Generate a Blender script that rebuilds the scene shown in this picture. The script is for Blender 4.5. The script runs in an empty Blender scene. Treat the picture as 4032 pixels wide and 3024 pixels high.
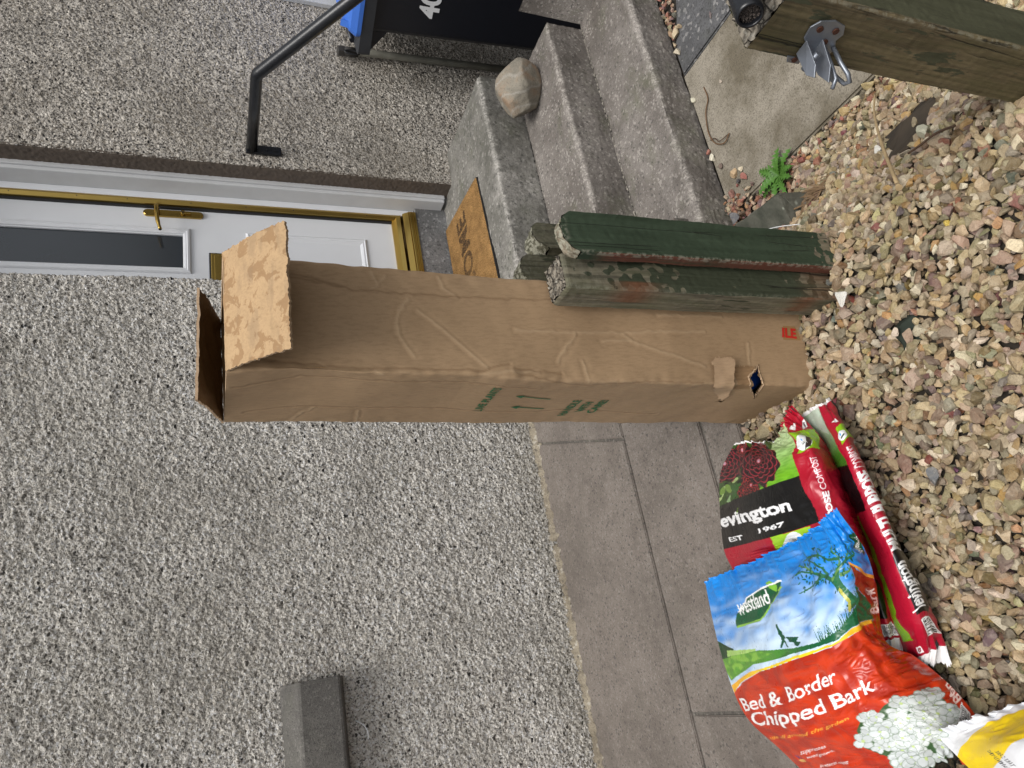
import bpy, bmesh, math, random
import numpy as np
from mathutils import Vector, Matrix
random.seed(7)
S = bpy.context.scene
COL = S.collection
# ------------------------------------------------------------------ camera, sky, sun, exposure
cam_d = bpy.data.cameras.new('camera')
cam = bpy.data.objects.new('camera', cam_d)
COL.objects.link(cam)
RX = (0.916, -0.177, 0.361); RY = (-0.401, -0.352, 0.846); RZ = (-0.023, -0.919, -0.393)
_r = Matrix(((RX[1], RX[0], -RX[2]), (RY[1], RY[0], -RY[2]), (RZ[1], RZ[0], -RZ[2])))
_q = _r.to_quaternion(); _q.normalize()
cam.matrix_world = Matrix.Translation((0, 0, 1.155)) @ _q.to_matrix().to_4x4()
cam_d.sensor_width = 36.0
cam_d.lens = 25.09
cam_d.clip_start = 0.05
cam_d.clip_end = 500
S.camera = cam
S.render.resolution_x = 1024; S.render.resolution_y = 768

SUN_EL, SUN_AZ = math.radians(68), math.radians(200)     # azimuth measured clockwise from +Y: behind the photographer
w = bpy.data.worlds.new("World"); S.world = w; w.use_nodes = True
wn = w.node_tree.nodes; wl = w.node_tree.links
wn.clear()
sky = wn.new('ShaderNodeTexSky'); sky.sky_type = 'NISHITA'; sky.sun_disc = False
sky.sun_elevation = SUN_EL; sky.sun_rotation = SUN_AZ
sky.air_density = 1.0; sky.dust_density = 4.0; sky.ozone_density = 1.0
hs = wn.new('ShaderNodeHueSaturation'); hs.inputs['Saturation'].default_value = 0.22
bg = wn.new('ShaderNodeBackground'); bg.inputs['Strength'].default_value = 0.105
wo = wn.new('ShaderNodeOutputWorld')
wl.new(sky.outputs[0], hs.inputs['Color']); wl.new(hs.outputs[0], bg.inputs[0]); wl.new(bg.outputs[0], wo.inputs[0])
sd = bpy.data.lights.new('sun', 'SUN'); sd.energy = 1.5; sd.angle = math.radians(30); sd.color = (1.0, 0.97, 0.93)
sun = bpy.data.objects.new('sun', sd); COL.objects.link(sun)
_d = Vector((math.sin(SUN_AZ)*math.cos(SUN_EL), math.cos(SUN_AZ)*math.cos(SUN_EL), math.sin(SUN_EL)))
sun.rotation_euler = _d.to_track_quat('Z', 'Y').to_euler()
S.view_settings.view_transform = 'Standard'; S.view_settings.look = 'None'
S.view_settings.exposure = 0.50; S.view_settings.gamma = 1.0
S.view_settings.use_curve_mapping = False

# ------------------------------------------------------------------ helpers
def lin(h):
    if isinstance(h, str):
        h = h.lstrip('#'); h = [int(h[i:i+2], 16)/255 for i in (0, 2, 4)]
    else:
        h = [v/255 for v in h]
    return tuple((v/12.92 if v <= .04045 else ((v+.055)/1.055)**2.4) for v in h)

def empty(name, loc, label=None, cat=None, group=None, rz=0):
    o = bpy.data.objects.new(name, None); COL.objects.link(o)
    o.location = loc; o.rotation_euler = (0, 0, rz); o.empty_display_size = .1
    tag(o, label, cat, group); return o
def tag(o, label=None, cat=None, group=None, kind=None):
    if label: o['label'] = label
    if cat: o['category'] = cat
    if group: o['group'] = group
    if kind: o['kind'] = kind
    return o
def adopt(o, parent):
    if parent is not None:
        o.parent = parent
        bpy.context.view_layer.update()
        o.matrix_parent_inverse = parent.matrix_world.inverted()
def setcol(me, cols):
    a = me.color_attributes.new(name='Col', type='FLOAT_COLOR', domain='POINT')
    c = np.ones((len(me.vertices), 4), np.float32); c[:, :cols.shape[1]] = cols
    a.data.foreach_set('color', c.ravel())
def nmesh(name, V, F, mat=None, parent=None, smooth=False, cols=None):
    """V (n,3), F (m,k) with constant k"""
    V = np.asarray(V, np.float32); F = np.asarray(F, np.int32)
    me = bpy.data.meshes.new(name)
    k = F.shape[1]
    me.vertices.add(len(V)); me.vertices.foreach_set('co', V.ravel())
    me.loops.add(F.size); me.loops.foreach_set('vertex_index', F.ravel())
    me.polygons.add(len(F)); me.polygons.foreach_set('loop_start', np.arange(0, F.size, k, dtype=np.int32))
    try: me.polygons.foreach_set('loop_total', np.full(len(F), k, np.int32))
    except Exception: pass
    me.polygons.foreach_set('use_smooth', np.full(len(F), smooth))
    me.update(calc_edges=True); me.validate()
    if cols is not None: setcol(me, np.asarray(cols, np.float32))
    if mat: me.materials.append(mat)
    o = bpy.data.objects.new(name, me); COL.objects.link(o)
    adopt(o, parent); return o
def gridfaces(n, m, mask=None, wrap=False):
    i = np.arange(n-1)[:, None]; j = np.arange(m if wrap else m-1)[None, :]
    j2 = (j+1) % m
    F = np.stack([i*m+j+0*i, i*m+j2, (i+1)*m+j2, (i+1)*m+j], -1).reshape(-1, 4)
    if mask is not None: F = F[mask.reshape(-1)]
    return F
def grid(name, P, mat, parent=None, cols=None, smooth=True, mask=None, wrap=False, flip=False):
    n, m = P.shape[:2]; F = gridfaces(n, m, mask, wrap)
    if flip: F = F[:, ::-1]
    return nmesh(name, P.reshape(-1, 3), F, mat, parent, smooth, None if cols is None else cols.reshape(-1, cols.shape[-1]))
def bmobj(name, bm, mat, parent=None, smooth=False):
    me = bpy.data.meshes.new(name); bm.normal_update(); bm.to_mesh(me); bm.free()
    if smooth: me.polygons.foreach_set('use_smooth', [True]*len(me.polygons))
    if mat: me.materials.append(mat)
    o = bpy.data.objects.new(name, me); COL.objects.link(o); adopt(o, parent); return o
def box(name, x0, x1, y0, y1, z0, z1, mat, parent=None, bev=.002, seg=2, bm=None):
    own = bm is None
    b = bmesh.new()
    bmesh.ops.create_cube(b, size=1)
    for v in b.verts:
        v.co = Vector(((x0+x1)/2+v.co.x*(x1-x0), (y0+y1)/2+v.co.y*(y1-y0), (z0+z1)/2+v.co.z*(z1-z0)))
    if bev: bmesh.ops.bevel(b, geom=b.edges[:], offset=bev, segments=seg, affect='EDGES', profile=.5)
    return bmobj(name, b, mat, parent)
def fnoise(n, m, d, lo, hi, seed, aniso=1.0):
    """band-passed noise on an n x m grid of spacing d metres, wavelengths lo..hi metres, unit variance"""
    r = np.random.default_rng(seed); a = r.standard_normal((n, m))
    fy = np.fft.fftfreq(n, d)[:, None]*aniso; fx = np.fft.fftfreq(m, d)[None, :]
    f = np.sqrt(fx*fx+fy*fy)+1e-9
    g = np.exp(-(f*lo*.85)**4)*(1-np.exp(-(f*hi)**4))
    b = np.fft.ifft2(np.fft.fft2(a)*g).real
    return b/(b.std()+1e-9)
def sstep(a, b, x):
    t = np.clip((x-a)/(b-a), 0, 1); return t*t*(3-2*t)
def inpoly(X, Y, poly):
    c = np.zeros(X.shape, bool); n = len(poly)
    for i in range(n):
        x0, y0 = poly[i]; x1, y1 = poly[(i+1) % n]
        if y0 == y1: continue
        k = ((Y < y0) != (Y < y1)) & (X < (x1-x0)*(Y-y0)/(y1-y0)+x0)
        c ^= k
    return c
def tube(name, pts, r, mat, parent=None, seg=14, cap=True, closed=False, smooth=True):
    pts = [Vector(p) for p in pts]; rs = r if isinstance(r, (list, tuple)) else [r]*len(pts)
    V = []; n = len(pts); up = None
    for i, p in enumerate(pts):
        if closed: t = (pts[(i+1) % n]-pts[i-1]).normalized()
        else: t = ((pts[min(i+1, n-1)]-p).normalized()+(p-pts[max(i-1, 0)]).normalized()).normalized()
        if up is None: up = t.orthogonal().normalized()
        up = (up-t*up.dot(t)).normalized(); s = t.cross(up)
        for k in range(seg):
            a = 2*math.pi*k/seg; V.append(p+(up*math.cos(a)+s*math.sin(a))*rs[i])
    F = []
    m = n if closed else n-1
    for i in range(m):
        for k in range(seg):
            F.append((i*seg+k, i*seg+(k+1) % seg, ((i+1) % n)*seg+(k+1) % seg, ((i+1) % n)*seg+k))
    me = bpy.data.meshes.new(name)
    if cap and not closed: F += [tuple(range(seg))[::-1], tuple(range((n-1)*seg, n*seg))]
    me.from_pydata(V, [], F)
    if smooth: me.polygons.foreach_set('use_smooth', [len(p.vertices) == 4 for p in me.polygons])
    if mat: me.materials.append(mat)
    o = bpy.data.objects.new(name, me); COL.objects.link(o); adopt(o, parent); return o
def smoothpts(pts, k=6):
    P = np.array(pts, float); n = len(P); Pm = np.vstack([2*P[0]-P[1], P, 2*P[-1]-P[-2]]); out = []
    for i in range(n-1):
        p0, p1, p2, p3 = Pm[i:i+4]
        for t in np.arange(0, 1, 1/k):
            out.append(.5*((2*p1)+(-p0+p2)*t+(2*p0-5*p1+4*p2-p3)*t*t+(-p0+3*p1-3*p2+p3)*t**3))
    out.append(P[-1]); return [tuple(x) for x in out]
def loft(name, rings, mat, parent=None, cap=True, smooth=False, bev=0):
    b = bmesh.new(); R = [[b.verts.new(p) for p in r] for r in rings]; n = len(rings[0])
    for i in range(len(R)-1):
        for k in range(n): b.faces.new((R[i][k], R[i][(k+1) % n], R[i+1][(k+1) % n], R[i+1][k]))
    if cap: b.faces.new(R[0][::-1]); b.faces.new(R[-1])
    bmesh.ops.recalc_face_normals(b, faces=b.faces[:])
    if bev:
        es = [e for e in b.edges if e.is_manifold and e.calc_face_angle(0) > .5]
        bmesh.ops.bevel(b, geom=es, offset=bev, segments=2, affect='EDGES', profile=.5)
    return bmobj(name, b, mat, parent, smooth)
_txt = {}
def textmesh(s, bold=0.0, shear=0.0):
    """triangles of a word, scaled so its bounding box is the unit square; returns (T,3,2), aspect"""
    key = (s, bold, shear)
    if key in _txt: return _txt[key]
    cu = bpy.data.curves.new('t', 'FONT'); cu.body = s; cu.offset = bold; cu.shear = shear; cu.resolution_u = 4
    ob = bpy.data.objects.new('t', cu); COL.objects.link(ob); bpy.context.view_layer.update()
    me = bpy.data.meshes.new_from_object(ob.evaluated_get(bpy.context.evaluated_depsgraph_get()))
    me.calc_loop_triangles()
    v = np.zeros(len(me.vertices)*3); me.vertices.foreach_get('co', v); v = v.reshape(-1, 3)[:, :2]
    t = np.zeros(len(me.loop_triangles)*3, np.int32); me.loop_triangles.foreach_get('vertices', t)
    T = v[t.reshape(-1, 3)]
    mn = v.min(0); mx = v.max(0); sz = mx-mn
    T = (T-mn)/sz
    bpy.data.objects.remove(ob); bpy.data.curves.remove(cu); bpy.data.meshes.remove(me)
    _txt[key] = (T, sz[0]/sz[1]); return _txt[key]

# ------------------------------------------------------------------ materials
class NB:
    def __init__(s, name):
        s.m = bpy.data.materials.new(name); s.m.use_nodes = True; s.t = s.m.node_tree; s.t.nodes.clear()
        s.o = s.t.nodes.new('ShaderNodeOutputMaterial'); s.b = s.t.nodes.new('ShaderNodeBsdfPrincipled')
        s.t.links.new(s.b.outputs[0], s.o.inputs[0])
        s.tc = s.t.nodes.new('ShaderNodeTexCoord').outputs['Object']
    def L(s, a, b): s.t.links.new(a, b)
    def N(s, typ, **kw):
        n = s.t.nodes.new(typ)
        for k, v in kw.items(): setattr(n, k, v)
        return n
    def map(s, scale=(1, 1, 1), rot=(0, 0, 0), vec=None):
        n = s.N('ShaderNodeMapping'); n.inputs['Scale'].default_value = scale; n.inputs['Rotation'].default_value = rot
        s.L(vec or s.tc, n.inputs[0]); return n.outputs[0]
    def noise(s, scale, detail=3, rough=.55, vec=None, dist=0):
        n = s.N('ShaderNodeTexNoise'); n.inputs['Scale'].default_value = scale; n.inputs['Detail'].default_value = detail
        n.inputs['Roughness'].default_value = rough; n.inputs['Distortion'].default_value = dist
        s.L(vec or s.tc, n.inputs['Vector']); return n.outputs['Fac']
    def voro(s, scale, feature='F1', vec=None, rand=1):
        n = s.N('ShaderNodeTexVoronoi', feature=feature); n.inputs['Scale'].default_value = scale
        n.inputs['Randomness'].default_value = rand
        s.L(vec or s.tc, n.inputs['Vector']); return n
    def ramp(s, fac, stops, interp='LINEAR'):
        n = s.N('ShaderNodeValToRGB'); cr = n.color_ramp; cr.interpolation = interp
        while len(cr.elements) < len(stops): cr.elements.new(.5)
        for e, (p, c) in zip(cr.elements, stops):
            e.position = p; e.color = (c, c, c, 1) if isinstance(c, (int, float)) else (*c[:3], 1)
        s.L(fac, n.inputs[0]); return n.outputs[0]
    def mix(s, fac, a, b, mode='MIX'):
        n = s.N('ShaderNodeMix', data_type='RGBA', blend_type=mode)
        for sock, v in ((n.inputs[0], fac), (n.inputs[6], a), (n.inputs[7], b)):
            if hasattr(v, 'is_output'): s.L(v, sock)
            elif isinstance(v, (int, float)) and sock == n.inputs[0]: sock.default_value = v
            else:
                if isinstance(v, (int, float)): v = (v, v, v)
                sock.default_value = (*v[:3], 1)
        return n.outputs[2]
    def math(s, op, a, b=0, c=None):
        n = s.N('ShaderNodeMath', operation=op)
        for i, v in enumerate((a, b) if c is None else (a, b, c)):
            if hasattr(v, 'is_output'): s.L(v, n.inputs[i])
            else: n.inputs[i].default_value = v
        return n.outputs[0]
    def attr(s, name='Col'):
        n = s.N('ShaderNodeAttribute'); n.attribute_name = name; return n
    def bump(s, h, strength=.5, dist=.002, normal=None):
        n = s.N('ShaderNodeBump'); n.inputs['Strength'].default_value = strength; n.inputs['Distance'].default_value = dist
        s.L(h, n.inputs['Height'])
        if normal is not None: s.L(normal, n.inputs['Normal'])
        return n.outputs[0]
    def out(s, col, rough=.8, normal=None, metal=0, spec=.5, **kw):
        for sock, v in ((s.b.inputs['Base Color'], col), (s.b.inputs['Roughness'], rough), (s.b.inputs['Metallic'], metal)):
            if hasattr(v, 'is_output'): s.L(v, sock)
            elif isinstance(v, (int, float)) and sock.name == 'Base Color': sock.default_value = (v, v, v, 1)
            elif isinstance(v, (tuple, list)): sock.default_value = (*v[:3], 1)
            else: sock.default_value = v
        s.b.inputs['Specular IOR Level'].default_value = spec
        if normal is not None: s.L(normal, s.b.inputs['Normal'])
        for k, v in kw.items(): s.b.inputs[k.replace('_', ' ')].default_value = v
        return s.m

def m_plain(name, col, rough=.5, metal=0, bump=0, bscale=200, var=.1, spec=.5, **kw):
    b = NB(name); n = b.noise(bscale*.2, 4); c = b.mix(b.math('MULTIPLY', n, var*2), col, tuple(v*.45 for v in col))
    nm = b.bump(b.noise(bscale, 3), bump, .001) if bump else None
    return b.out(c, rough, nm, metal, spec, **kw)

def m_harl(name, light, mid, dark, chip_amt, fine, warm, dk=.24):
    b = NB(name)
    nz = b.N('ShaderNodeTexNoise'); nz.inputs['Scale'].default_value = 140; b.L(b.tc, nz.inputs['Vector'])
    sc = b.N('ShaderNodeVectorMath', operation='SCALE'); b.L(nz.outputs['Color'], sc.inputs[0]); sc.inputs['Scale'].default_value = .009
    wv = b.N('ShaderNodeVectorMath', operation='ADD'); b.L(b.tc, wv.inputs[0]); b.L(sc.outputs[0], wv.inputs[1]); v = wv.outputs[0]
    n1 = b.noise(fine, 3, .7, v)
    c = b.ramp(n1, [(.34, dark), (.42, mid), (.50, light), (.68, tuple(min(1, x*1.3) for x in light))])
    g = b.voro(fine*.95, vec=v); gs = b.N('ShaderNodeSeparateColor'); b.L(g.outputs['Color'], gs.inputs[0])
    near = b.math('LESS_THAN', g.outputs['Distance'], .52)
    c = b.mix(b.math('MULTIPLY', b.math('MULTIPLY', b.math('LESS_THAN', gs.outputs[0], dk), near), .8), c, dark)
    c = b.mix(b.math('MULTIPLY', b.math('MULTIPLY', b.math('GREATER_THAN', gs.outputs[0], .80), near), .8), c, tuple(min(.85, x*1.4) for x in light))
    c = b.mix(b.math('MULTIPLY', b.math('GREATER_THAN', gs.outputs[1], .84), .55), c, warm)
    ch = b.voro(56, vec=b.map((1, 1, 1.6), vec=v)); cs = b.N('ShaderNodeSeparateColor'); b.L(ch.outputs['Color'], cs.inputs[0])
    k = b.math('MULTIPLY', b.math('LESS_THAN', cs.outputs[0], chip_amt), b.math('LESS_THAN', ch.outputs['Distance'], b.math('ADD', .14, b.math('MULTIPLY', cs.outputs[1], .26))))
    c = b.mix(k, c, (.014, .014, .016))
    st = b.noise(1.9, 5, .65); c = b.mix(b.math('MULTIPLY', b.ramp(st, [(.44, 0), (.70, 1)]), .45), c, tuple(x*.7 for x in warm))
    st2 = b.noise(7, 5, .7, b.map((1, 1, .6))); c = b.mix(b.math('MULTIPLY', b.ramp(st2, [(.50, 0), (.72, 1)]), .35), c, tuple(x*.8 for x in mid))
    sz = b.N('ShaderNodeSeparateXYZ'); b.L(b.tc, sz.inputs[0])
    ft = b.math('MULTIPLY', b.ramp(b.math('ADD', sz.outputs[2], b.math('MULTIPLY', b.noise(6, 4), .22)), [(.10, 1), (.28, 0)]), .35 if 'front' in name else 0)
    c = b.mix(ft, c, (.20, .18, .13))
    h = b.math('ADD', b.math('MULTIPLY', n1, .8), b.math('SUBTRACT', b.math('MULTIPLY', b.noise(fine*2.0, 2), .5), b.math('MULTIPLY', g.outputs['Distance'], .5)))
    return b.out(c, .92, b.bump(h, 1.0, .007), spec=.2)
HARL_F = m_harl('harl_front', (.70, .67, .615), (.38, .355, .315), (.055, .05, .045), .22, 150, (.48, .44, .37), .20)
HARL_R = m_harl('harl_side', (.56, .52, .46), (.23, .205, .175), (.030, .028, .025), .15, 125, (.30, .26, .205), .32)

def m_concrete(name, base, dark, speck, green=0, fine=230, attr=True):
    b = NB(name)
    n = b.noise(5, 6, .65); c = b.mix(b.ramp(n, [(.35, 0), (.68, 1)]), base, dark)
    f = b.noise(fine, 3, .6); c = b.mix(b.ramp(f, [(.36, .6), (.50, 0)]), c, tuple(x*.45 for x in dark))
    v = b.voro(fine*.55); s_ = b.N('ShaderNodeSeparateColor'); b.L(v.outputs['Color'], s_.inputs[0])
    c = b.mix(b.math('MULTIPLY', b.math('GREATER_THAN', s_.outputs[0], .89), .6), c, speck)
    c = b.mix(b.math('MULTIPLY', b.math('LESS_THAN', s_.outputs[1], .05), .5), c, (.03, .03, .03))
    big = b.noise(2.6, 5, .7, dist=.6); c = b.mix(b.math('MULTIPLY', b.ramp(big, [(.46, 0), (.66, 1)]), .55), c, tuple(x*.62 for x in dark))
    st = b.noise(17, 5, .7, b.map((1.4, 1, 1)));  c = b.mix(b.math('MULTIPLY', b.ramp(st, [(.48, 0), (.7, 1)]), .45), c, tuple(x*.55 for x in dark))
    if green:
        g = b.noise(7, 6, .7, b.map((1, 1.3, 1))); c = b.mix(b.math('MULTIPLY', b.ramp(g, [(.52, 0), (.72, 1)]), green), c, (.085, .10, .04))
    if attr:
        a = b.N('ShaderNodeSeparateColor'); b.L(b.attr().outputs['Color'], a.inputs[0])
        wn_ = b.math('MULTIPLY', b.math('MULTIPLY', a.outputs[0], .75), b.ramp(b.noise(110, 5, .75), [(.44, .05), (.62, 1)]))
        c = b.mix(wn_, c, tuple(min(.6, x*1.3) for x in speck))
    h = b.math('ADD', b.noise(fine, 3), b.math('MULTIPLY', b.noise(40, 4), .6))
    return b.out(c, .9, b.bump(h, .7, .0025), spec=.3)
CONC = m_concrete('step_concrete', (.255, .232, .21), (.15, .132, .116), (.40, .37, .335), .35, 250)
CONC_TOP = m_concrete('landing_concrete', (.30, .285, .26), (.15, .145, .125), (.40, .38, .35), .25, 170)
SLAB = m_concrete('slab_concrete', (.34, .30, .24), (.19, .16, .12), (.46, .42, .35), .3, 160)
DARKSLAB = m_concrete('tarmac', (.13, .13, .135), (.07, .07, .07), (.30, .29, .28), .1, 150)
TILE = m_concrete('paving_tile', (.215, .187, .163), (.165, .141, .121), (.25, .225, .20), .05, 330)
GROUT = m_concrete('grout', (.16, .145, .125), (.10, .09, .08), (.25, .23, .2), .2, 220, attr=False)
SILL = m_concrete('sill_concrete', (.165, .155, .14), (.10, .095, .088), (.22, .21, .19), .1, 420, attr=False)
BAND = m_plain('reveal_render', (.135, .105, .082), .85, bump=.5, bscale=160, var=.5)
UPVC = m_plain('white_upvc', (.74, .76, .79), .28, bump=.06, bscale=60, var=.06)
PAINTW = m_plain('white_paint', (.62, .63, .64), .45, bump=.3, bscale=60, var=.16)
GOLD = m_plain('gold_anodised', (.50, .35, .10), .28, metal=1, bump=.1, bscale=90, var=.12)
BRASS = m_plain('brass', (.50, .34, .09), .25, metal=1, bump=.1, bscale=80, var=.25)
BLACKRUB = m_plain('black_rubber', (.012, .012, .013), .6)
def m_glass():
    b = NB('door_glass'); n = b.noise(30, 2, vec=b.map((1, 1, .05)))
    return b.out(b.mix(b.noise(2.0, 2), (.012, .016, .022), (.03, .038, .048)), .09, b.bump(n, .25, .002), spec=.9)
GLASS = m_glass()
RAIL = m_plain('black_gloss_paint', (.012, .013, .016), .30, bump=.35, bscale=120, var=.5)
PIPE = m_plain('weathered_plastic', (.44, .43, .36), .55, bump=.2, bscale=70, var=.75)
PIPED = m_plain('dark_plastic', (.06, .055, .05), .6, bump=.2, var=.5)
BINB = m_plain('black_bin_plastic', (.008, .009, .014), .42, bump=.15, bscale=160, var=.3)
BINRIM = m_plain('grey_bin_rim', (.035, .038, .044), .5, bump=.25, bscale=90, var=.4)
BINLID = m_plain('blue_bin_lid', (.05, .17, .62), .35, bump=.1, bscale=60, var=.15)
WHITEDEC = m_plain('white_sticker', (.78, .79, .8), .5)
STEEL = m_plain('galvanised_steel', (.36, .39, .44), .42, metal=.75, bump=.25, bscale=120, var=.45)
RUST = m_plain('rust', (.10, .032, .014), .9, bump=.6, bscale=300, var=.6)
STRAW = m_plain('straw', (.50, .36, .19), .7, bump=.2, bscale=300, var=.4)
TWIG = m_plain('twig', (.10, .055, .03), .85, bump=.4, bscale=300, var=.6)
BLUEPLAST = m_plain('blue_plastic', (.012, .085, .42), .35, bump=.8, bscale=60, var=.6)
SOIL = m_plain('soil', (.035, .028, .02), .95, bump=.8, bscale=120, var=.5)

def m_rock(name, a, c_, d, vein, sc=1.0):
    b = NB(name); n = b.noise(14*sc, 6, .6, dist=.6); c = b.ramp(n, [(.32, d), (.48, a), (.66, c_)])
    wv = b.N('ShaderNodeTexWave', wave_type='BANDS'); wv.inputs['Scale'].default_value = 5*sc; wv.inputs['Distortion'].default_value = 9
    wv.inputs['Detail'].default_value = 4; b.L(b.map((1, 1, 1.6), (.5, .4, .2)), wv.inputs['Vector'])
    c = b.mix(b.math('MULTIPLY', b.ramp(wv.outputs['Fac'], [(.90, 0), (.99, 1)]), .45), c, vein)
    sp = b.noise(240, 2); c = b.mix(b.math('MULTIPLY', b.ramp(sp, [(.55, 0), (.65, 1)]), .4), c, tuple(x*.4 for x in d))
    return b.out(c, .85, b.bump(b.math('ADD', b.noise(90, 4), b.math('MULTIPLY', n, 2)), .6, .004), spec=.3)
ROCKM = m_rock('boulder_rock', (.25, .225, .18), (.29, .20, .13), (.17, .155, .125), (.36, .34, .30), .8)
TRIM = m_rock('dark_flagstone', (.105, .108, .088), (.135, .13, .105), (.075, .08, .06), (.24, .25, .21), .6)
def m_lichen():
    b = NB('lichened_flagstone'); n = b.noise(20, 5, .6); c = b.ramp(n, [(.3, (.07, .075, .058)), (.7, (.15, .148, .12))])
    li = b.noise(16, 3, .4); c = b.mix(b.ramp(li, [(.66, 0), (.69, .8)]), c, (.36, .38, .31))
    return b.out(c, .85, b.bump(b.noise(90, 5), .5, .003), spec=.3)
TRIM = m_lichen()
def m_gravel():
    b = NB('gravel_stone'); a = b.attr().outputs['Color']
    n = b.noise(75, 5, .65, dist=.8); c = b.mix(b.ramp(n, [(.42, .0), (.72, .6)]), a, b.mix(.35, a, (.70, .62, .46)))
    c = b.mix(b.math('MULTIPLY', b.ramp(b.noise(55, 4, .6), [(.55, 0), (.72, 1)]), .5), c, b.mix(.75, a, (.20, .11, .045)))
    c = b.mix(b.math('MULTIPLY', b.ramp(b.noise(420, 2), [(.56, 0), (.66, 1)]), .35), c, (.06, .05, .04))
    return b.out(c, .72, b.bump(b.math('ADD', b.noise(260, 3), b.math('MULTIPLY', n, 2)), .6, .0022), spec=.4)
GRAV = m_gravel()
WET = m_plain('buried_rock', (.075, .055, .035), .9, bump=.8, bscale=90, var=.6)
WETG = m_plain('mossy_rock', (.035, .05, .035), .85, bump=.6, bscale=90, var=.9)

# ------------------------------------------------------------------ ground
def gz(x, y):
    x = np.asarray(x, float); y = np.asarray(y, float)
    return -.022 - .38*sstep(.58, 1.17, x)
def ground():
    xs = np.concatenate([[-40, -15, -6, -3], np.linspace(-1.5, 3.2, 95), [5, 9, 18, 40]])
    ys = np.concatenate([[-40, -15, -6, -3, -1.2], np.linspace(-.5, 2.6, 63), [3.2, 6, 18, 40]])
    X, Y = np.meshgrid(xs, ys)
    Z = gz(X, Y)-.012
    k = (Y > 1.26) & (X < 1.0); Z[k] = -.045
    Z = np.where(X > 2.42, np.minimum(Z, -.62), Z)
    o = grid('gravel_bed', np.stack([X, Y, Z], -1), SOIL); tag(o, kind='structure')
ground()

# ------------------------------------------------------------------ paving along the wall
pav = empty('paving', (0, 1.8, 0)); tag(pav, kind='structure')
box('mortar_bed', -1.6, 1.02, 1.285, 2.40, -.05, -.007, GROUT, pav, 0)
def tile(poly, z0=-.03, z1=0, mat=TILE, name='paving_slab', parent=pav, bev=.003):
    b = bmesh.new()
    lo = [b.verts.new((x, y, z0)) for x, y in poly]; hi = [b.verts.new((x, y, z1)) for x, y in poly]
    n = len(poly); b.faces.new(lo[::-1]); b.faces.new(hi)
    for i in range(n): b.faces.new((lo[i], lo[(i+1) % n], hi[(i+1) % n], hi[i]))
    bmesh.ops.recalc_face_normals(b, faces=b.faces[:])
    bmesh.ops.bevel(b, geom=[e for e in b.edges if all(v.co.z > z1-.001 for v in e.verts)], offset=bev, segments=2, affect='EDGES')
    return bmobj(name, b, mat, parent)
g = .009
tile([(-1.45, 1.782), (-.40-g, 1.782), (-.40-g, 2.362), (-1.45, 2.362)])
tile([(-.40, 1.780), (.562, 1.780), (.752, 2.362), (-.40, 2.362)], z1=.001)
tile([(.562+g, 1.780), (1.02, 1.780), (1.02, 2.362), (.752+g, 2.362)], z1=-.001)
tile([(-1.45, 1.421), (-.198-g, 1.421), (-.198-g, 1.770), (-1.45, 1.770)])
tile([(-.198, 1.421), (.72, 1.421), (.72, 1.770), (-.198, 1.770)], z1=.001)
tile([(.72+g, 1.421), (1.02, 1.421), (1.02, 1.770), (.72+g, 1.770)])
tile([(-1.45, 1.286), (-.35, 1.286), (-.35, 1.412), (-1.45, 1.412)])
tile([(-.35+g, 1.286), (.545, 1.286), (.565, 1.412), (-.35+g, 1.412)], z1=-.001)
tile([(.545+g, 1.286), (1.02, 1.286), (1.02, 1.412), (.565+g, 1.412)])
def fillet():
    n, m = 12, 500; x = np.linspace(-1.4, 1.02, m); t = np.linspace(0, 1, n)
    nz = fnoise(n, m, .005, .015, .09, 4); e = fnoise(2, m, .005, .03, .3, 5)[0]
    wdt = .020+.007*e
    Y = 2.376-(1-t[:, None])*0-t[:, None]*(wdt[None, :]+.004); Z = .002+.022*(1-t[:, None])**1.6+nz*.0018*(1-t[:, None])
    Z[-1] = -.004
    grid('mortar_fillet', np.stack([np.broadcast_to(x, (n, m)), Y, Z], -1), m_concrete('fillet', (.33, .29, .22), (.20, .165, .12), (.45, .42, .36), .1, 200, attr=False), pav, flip=True)
fillet()

# ------------------------------------------------------------------ the house
house = empty('house', (1.445, 2.5, 0), 'house front with grey roughcast walls and a white front door', 'house')
WY = 2.562                                            # plane of the doorway wall
def harl_wall(name, path, z0, z1, d, mat, seed, amp, parent=house):
    """path: list of (x,y); wall surface extruded up, displaced along its normal"""
    P = [np.array(p, float) for p in path]; pts = []; nr = []
    for a, b in zip(P[:-1], P[1:]):
        L = np.linalg.norm(b-a); k = max(2, int(round(L/d))); t = (b-a)/L; nn = np.array([t[1], -t[0]])
        for i in range(k): pts.append(a+(b-a)*i/k); nr.append(nn)
    pts.append(P[-1]); nr.append(nr[-1]); pts = np.array(pts); nr = np.array(nr)
    nr2 = nr.copy()
    for i in range(1, len(nr)-1): nr2[i] = nr[i-1]+nr[i+1]
    nr2 /= np.linalg.norm(nr2, axis=1)[:, None]
    zs = np.arange(z0, z1, d); n, m = len(zs), len(pts)
    a = fnoise(n, m, d, max(.0085, 2*d), .024, seed); b = fnoise(n, m, d, .03, .12, seed+1); c = fnoise(n, m, d, .3, 1.5, seed+2)
    h = amp*(.0022*np.clip(a, -1.6, 1.7)+.0013*b)+.0015*c
    h[:, 0] *= .2; h[:, -1] *= .2
    X = pts[:, 0][None]+nr2[:, 0][None]*h; Y = pts[:, 1][None]+nr2[:, 1][None]*h
    Z = zs[:, None]+fnoise(n, m, d, .012, .04, seed+3)*.0008
    return grid(name, np.stack([X, Y, Z+0*X], -1), mat, parent, flip=False)
harl_wall('wall', [(-.80, 2.372), (1.445, 2.372), (1.445, 2.60)], -.02, 2.15, .0042, HARL_F, 11, .85)
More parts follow.
